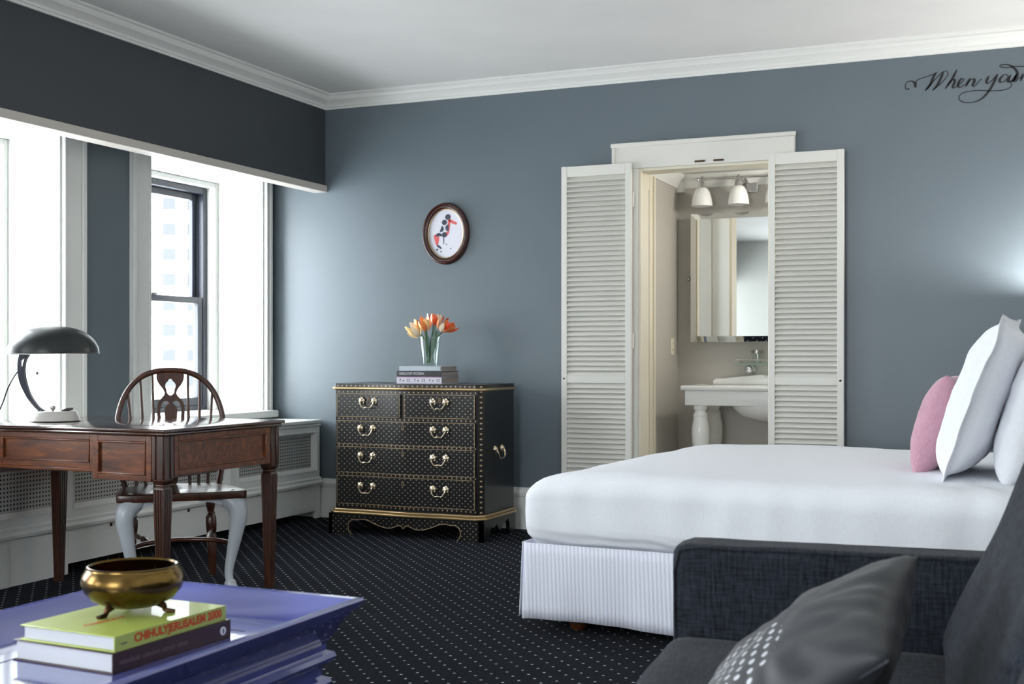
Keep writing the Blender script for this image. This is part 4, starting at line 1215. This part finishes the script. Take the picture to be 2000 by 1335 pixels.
def pillow_mesh(name, w, h, t, flange=0.0, seed=0, pinch=.06, N=36, wr=.006, p=3.0):
    """cushion standing in the x-z plane, thickness along y"""
    bm = bmesh.new(); g = {}
    off = Vector((seed * 3.1, seed * 1.7, seed))
    for side in (1, -1):
        for j in range(N + 1):
            for i in range(N + 1):
                u, v = i / N * 2 - 1, j / N * 2 - 1
                edge = max(abs(u), abs(v)) > .9999
                if edge and side == -1: g[(side, i, j)] = g[(1, i, j)]; continue
                su = u * (1 - pinch * (1 - v * v)); sv = v * (1 - pinch * (1 - u * u))
                fw, fh = (w / 2), (h / 2)
                x, z = su * fw, sv * fh
                cu_ = min(1, abs(u) / (1 - flange)) if flange else abs(u); cv_ = min(1, abs(v) / (1 - flange)) if flange else abs(v)
                th = max(0, (1 - cu_ ** p)) ** .55 * max(0, (1 - cv_ ** p)) ** .55
                q = Vector((x, 0, z))
                n = noise.noise(q * 9 + off) * wr + noise.noise(q * 24 + off * 2) * wr * .35
                # radial pulls from the corners
                cr = math.atan2(abs(v), abs(u)); n += wr * .6 * math.sin(cr * 16 + seed) * (max(abs(u), abs(v)) ** 3)
                y = side * (th * t / 2 + (.003 if not edge else 0)) + n * (.35 + .65 * th)
                if flange and max(abs(u), abs(v)) > 1 - flange: y += noise.noise(Vector((x * 8, seed, z * 8))) * .016
                g[(side, i, j)] = bm.verts.new((x, y, z))
    for side in (1, -1):
        for j in range(N):
            for i in range(N):
                q = [g[(side, i, j)], g[(side, i+1, j)], g[(side, i+1, j+1)], g[(side, i, j+1)]]
                if side == 1: q.reverse()
                try: bm.faces.new(q)
                except ValueError: pass
    bmesh.ops.recalc_face_normals(bm, faces=bm.faces)
    me = bpy.data.meshes.new(name); bm.to_mesh(me); bm.free()
    me.polygons.foreach_set('use_smooth', [True] * len(me.polygons))
    return me
def place(o, x_ax, z_ax, origin):
    x_ = Vector(x_ax).normalized(); z_ = Vector(z_ax); z_ = (z_ - x_ * z_.dot(x_)).normalized(); y_ = z_.cross(x_)
    o.matrix_world = basis(origin, x_, y_, z_); return o
# pillows lean on the headboard: width along y, top tilted towards +x
def lean(o, cx_, cy_, cz_, tilt_, yaw=-4):
    up = Vector((math.sin(R(tilt_)), 0, math.cos(R(tilt_)))); wx = Vector((0, 1, 0))
    rz = Matrix.Rotation(R(yaw), 3, 'Z')
    return place(o, rz @ wx, rz @ up, (cx_, cy_, cz_))
o = obj('pillow', pillow_mesh('pillow', .72, .63, .18, .10, 1, .03, 44, .007, 4.0), M_sham); tag(o, 'white flanged pillow standing behind the pink cushion', 'pillow', 'pillows on the bed'); lean(o, -.185, 4.86, .905, 20)
o = obj('pillow', pillow_mesh('pillow', .74, .54, .20, 0, 2, .04, 36, .008, 4.0), M_sham); tag(o, 'plump white pillow behind the flanged pillow, at the right edge', 'pillow', 'pillows on the bed'); lean(o, .005, 4.87, .865, 18)
o = obj('pillow', pillow_mesh('pillow', .72, .52, .22, .05, 3), M_sham); tag(o, 'white pillow on the far side of the bed, only its tip showing', 'pillow', 'pillows on the bed'); lean(o, .06, 5.72, .88, 18)
o = obj('cushion', pillow_mesh('cushion', .40, .40, .15, 0, 4, .07), M_pink); tag(o, 'dusty pink linen cushion leaning on the white bed pillow', 'cushion'); lean(o, -.345, 4.99, .80, 17, -6)

# ------------------------------------------------------------------ sofa
sf = thing('sofa', 'dark slate grey woven sofa with low square arm', 'sofa', (-.785, 2.775, 0), R(5))
def cush(x0, x1, y0, y1, z0, z1, r, nm, n=22, amp=.006, bulge=0.0, par=sf):
    c = Vector(((x0+x1)/2, (y0+y1)/2, (z0+z1)/2))
    def fn(p, d): 
        return p + d * (noise.noise(p * 6) * amp)
    return obj(nm, rounded(x0, x1, y0, y1, z0, z1, r, n, fn, nm), M_sofa, par)
ar = cush(0, .95, 0, .145, .10, .622, .028, 'arm', 26, .004)
for yy in (.006, .139): MB().tube([(.012, yy, .14), (.006, yy, .56), (.018, yy, .606), (.05, yy, .616), (.9, yy, .616)], .0035, 6).build('piping', M_sofa, ar)
cush(.86, 1.10, -2.2, .145, .10, .80, .05, 'back_frame', 16)
cush(.01, .88, -2.2, -.002, .12, .27, .02, 'base_frame', 12)
cush(-.005, .74, -1.03, -.006, .27, .418, .045, 'seat_cushion', 26, .006)
cush(-.005, .74, -2.06, -1.036, .27, .418, .045, 'seat_cushion', 20, .006)
for yb0, yb1 in ((-1.02, -.012), (-2.05, -1.03)):
    def fnb(p, d):
        q = p + d * (noise.noise(p * 5) * .010)
        q.x += (q.z - .42) * .42
        return q
    obj('back_cushion', rounded(.575, .78, yb0, yb1, .41, .92, .075, 24, fnb, 'back_cushion'), M_sofa, sf)
cush(0, .95, -2.36, -2.205, .10, .622, .028, 'arm', 12, .004)
for x, y in ((.06, -.06), (.06, -2.14), (1.0, -.06), (1.0, -2.14)): MB().frustum((x, y), .018, .026, 0, .125).build('leg', M_legw, sf)
# dotted cushion reclining on the sofa
o = obj('cushion', pillow_mesh('cushion', .44, .44, .15, 0, 6, .07, 40, .010), M_dotc); tag(o, 'charcoal satin cushion with pale dots on the sofa', 'cushion')
T_ = Vector((-.205, 2.235, .700)); a_v = Vector((-.33, .06, -.25)).normalized(); b_v = Vector((.0, -1, -.20)).normalized()
ctr = T_ + a_v * .205 + b_v * .205
place(o, b_v, -a_v, tuple(ctr))
CUSH = o
MB().tube([(.213 * x * (1 - .0), 0, .213 * z) for x, z in ((-1,-1), (-.5,-.955), (0,-.935), (.5,-.955), (1,-1), (.955,-.5), (.935,0), (.955,.5), (1,1), (.5,.955), (0,.935), (-.5,.955), (-1,1), (-.955,.5), (-.935,0), (-.955,-.5))], .0035, 6, closed=True).build('piping', simple('cushion_piping', rgb(96, 100, 106), .6), CUSH)

# ------------------------------------------------------------------ coffee table with tray top
ct = thing('tray_table', 'periwinkle blue lacquered coffee table with deep flared tray top', 'coffee table', (-1.49, 2.575, 0), R(-.8))
TW, TL = .69, 1.25
def ring(e, z): return [(-TW + e, -TL + e, z), (-e, -TL + e, z), (-e, -e, z), (-TW + e, -e, z)]
def loft(levels, name, cap0=False, cap1=False):
    m = MB(); v = []; f = []
    for e, z in levels: v += ring(e, z)
    for i in range(len(levels) - 1):
        for k in range(4):
            k2 = (k + 1) % 4; f.append((i*4+k, i*4+k2, (i+1)*4+k2, (i+1)*4+k))
    if cap0: f.append((3, 2, 1, 0))
    if cap1: n = (len(levels) - 1) * 4; f.append((n, n+1, n+2, n+3))
    m.add(v, f); return m
loft([(.062, .386), (.058, .392), (.040, .425), (.002, .468), (.0, .474), (.004, .479), (.012, .481), (.020, .478), (.024, .472), (.085, .424), (.092, .4215), (.20, .4215)], 'tray').build('tray_rim', M_bluelac, ct, ang=30)
B('tray_floor', M_bluelac, ct, (-TW + .08, -.08, -TL + .08, -.08, .400, .4205))
loft([(.060, .330), (.052, .336), (.048, .346), (.052, .356), (.066, .362), (.066, .376), (.060, .386)], 'mould', True, True).build('moulding', M_bluelac, ct, ang=30)
loft([(.074, .27), (.060, .276), (.056, .286), (.060, .296), (.074, .302), (.074, .332)], 'apron', True, True).build('apron', M_bluelac, ct, ang=30)
for x, y in ((-.115, -.115), (-TW + .115, -.115), (-.115, -TL + .115), (-TW + .115, -TL + .115)): MB().frustum((x, y), .022, .034, 0, .275).build('leg', M_bluelac, ct, bevel=.004)

ZT = .4205
bb = book('book', 'thick dark brown book lying in the tray under the green book', (-1.986, 1.962, ZT), R(-3.5), .282, .362, .0435, M_brown, M_paper, 'right', over=.006)
m = MB(); yy = .02
for n_ in (9, 8, 6, 5):                              # faint, unreadable line of small type
    for k in range(n_): m.box(.2821, .2824, yy, yy + .0045, .016, .016 + (.009 if k % 3 else .0075)); yy += .0065
    yy += .006
m.build('spine_lettering', M_grey_print, bb, smooth=False)
MB().lathe([(0, .001), (.0095, .001), (.0095, 0)], (.2822, .335, .022), 20, Matrix.Rotation(R(90), 3, 'Y')).build('spine_emblem', M_white_print, bb)
B('emblem_mark', M_brown, bb, (.2832, .2836, .333, .337, .017, .027))
gb = book('book', 'lime green book under the brass bowl', (-1.966, 1.963, ZT + .0435), R(-2.8), .262, .346, .0325, M_green, M_paper, 'right', over=.006)
text('spine_lettering', 'CHIHULYJERUSALEM 2000', .0245, M_orange, gb, basis((.2625, .055, .004), (0,1,0), (0,0,1), (1,0,0)), width=.275, bold=.045)
B('spine_mark', M_grey_print, gb, (.262, .2625, .018, .034, .013, .0155))
text('cover_lettering', 'CHIHULY', .014, M_orange, gb, basis((.140, .045, .0327), (.10, .995, 0), (-.995, .10, 0), (0,0,1)), width=.11, bold=.04)

bw = thing('brass_bowl', 'rounded aged brass bowl on three small claw feet', 'bowl', (-1.834, 2.157, ZT + .076))
MB().lathe([(0, .012), (.03, .0125), (.06, .018), (.088, .032), (.105, .052), (.110, .068), (.107, .084), (.099, .097), (.096, .101), (.097, .104), (.094, .105), (.091, .101), (.094, .096), (.102, .083), (.105, .068), (.100, .054), (.083, .036), (.055, .022), (0, .017)], (0, 0, 0), 64).build('bowl', M_brass, bw, ang=60)
for k, a in enumerate((R(-100), R(20), R(140))):
    c, s = math.cos(a), math.sin(a)
    ft = MB().tube(crom([(c * .058, s * .058, .022), (c * .070, s * .070, .014), (c * .072, s * .072, .006), (c * .082, s * .082, .004), (c * .090, s * .090, .003)], 4), [.010, .009, .008, .008, .007, .006, .006, .005, .005, .005, .005, .005, .005, .0045, .004, .004, .003], 10).build('claw_foot', M_foot, bw)
    for e in (-.35, 0, .35):
        c2, s2 = math.cos(a + e), math.sin(a + e)
        MB().tube([(c * .078, s * .078, .005), (c * .082 + c2 * .012, s * .082 + s2 * .012, .003)], [.0045, .003], 8).build('toe', M_foot, ft)

# ------------------------------------------------------------------ wall sconce just beyond the right edge
ws = thing('wall_sconce', 'small uplight sconce on the back wall beyond the bed', 'wall light', (.20, YB, 1.30))
MB().lathe([(.05, 0), (.05, .012), (.042, .018), (0, .018)], (0, 0, 0), 24, Matrix.Rotation(R(90), 3, 'X')).build('back_plate', M_nickel, ws)
MB().tube(crom([(0, -.015, 0), (0, -.06, -.03), (0, -.22, -.035), (0, -.25, -.01)], 5), .007, 10).build('arm', M_nickel, ws)
MB().lathe([(0, -.012), (.03, -.008), (.07, .02), (.10, .062), (.097, .062), (.066, .026), (.028, -.003), (0, -.006)], (0, -.25, 0), 36).build('bowl_shade', simple('opaque_lamp_shade', rgb(210, 206, 198), .7), ws)
l = bpy.data.lights.new('sconce_bulb', 'POINT'); l.energy = 52; l.color = (1.0, .95, .91); l.shadow_soft_size = .022
lo = bpy.data.objects.new('sconce_bulb', l); C.objects.link(lo); lo.parent = ws; lo.location = (0, -.25, .040)

# ------------------------------------------------------------------ city outside
tb = thing('tower_block', 'pale tower block seen through the window behind the chair', 'building', (-98, 122, 0), R(38))
B('wall', M_ext, tb, (-14, 14, 0, 12, -60, 70), smooth=False)
wm = MB(); wm.box(0, 1.6, -.1, .02, 0, 1.5); wme = wm.mesh('window', smooth=False)
for r_ in range(14):
    for c_ in range(7):
        obj('window', wme, M_extwin, tb, (-9.6 + c_ * 2.9, 0, -12 + r_ * 3.1))
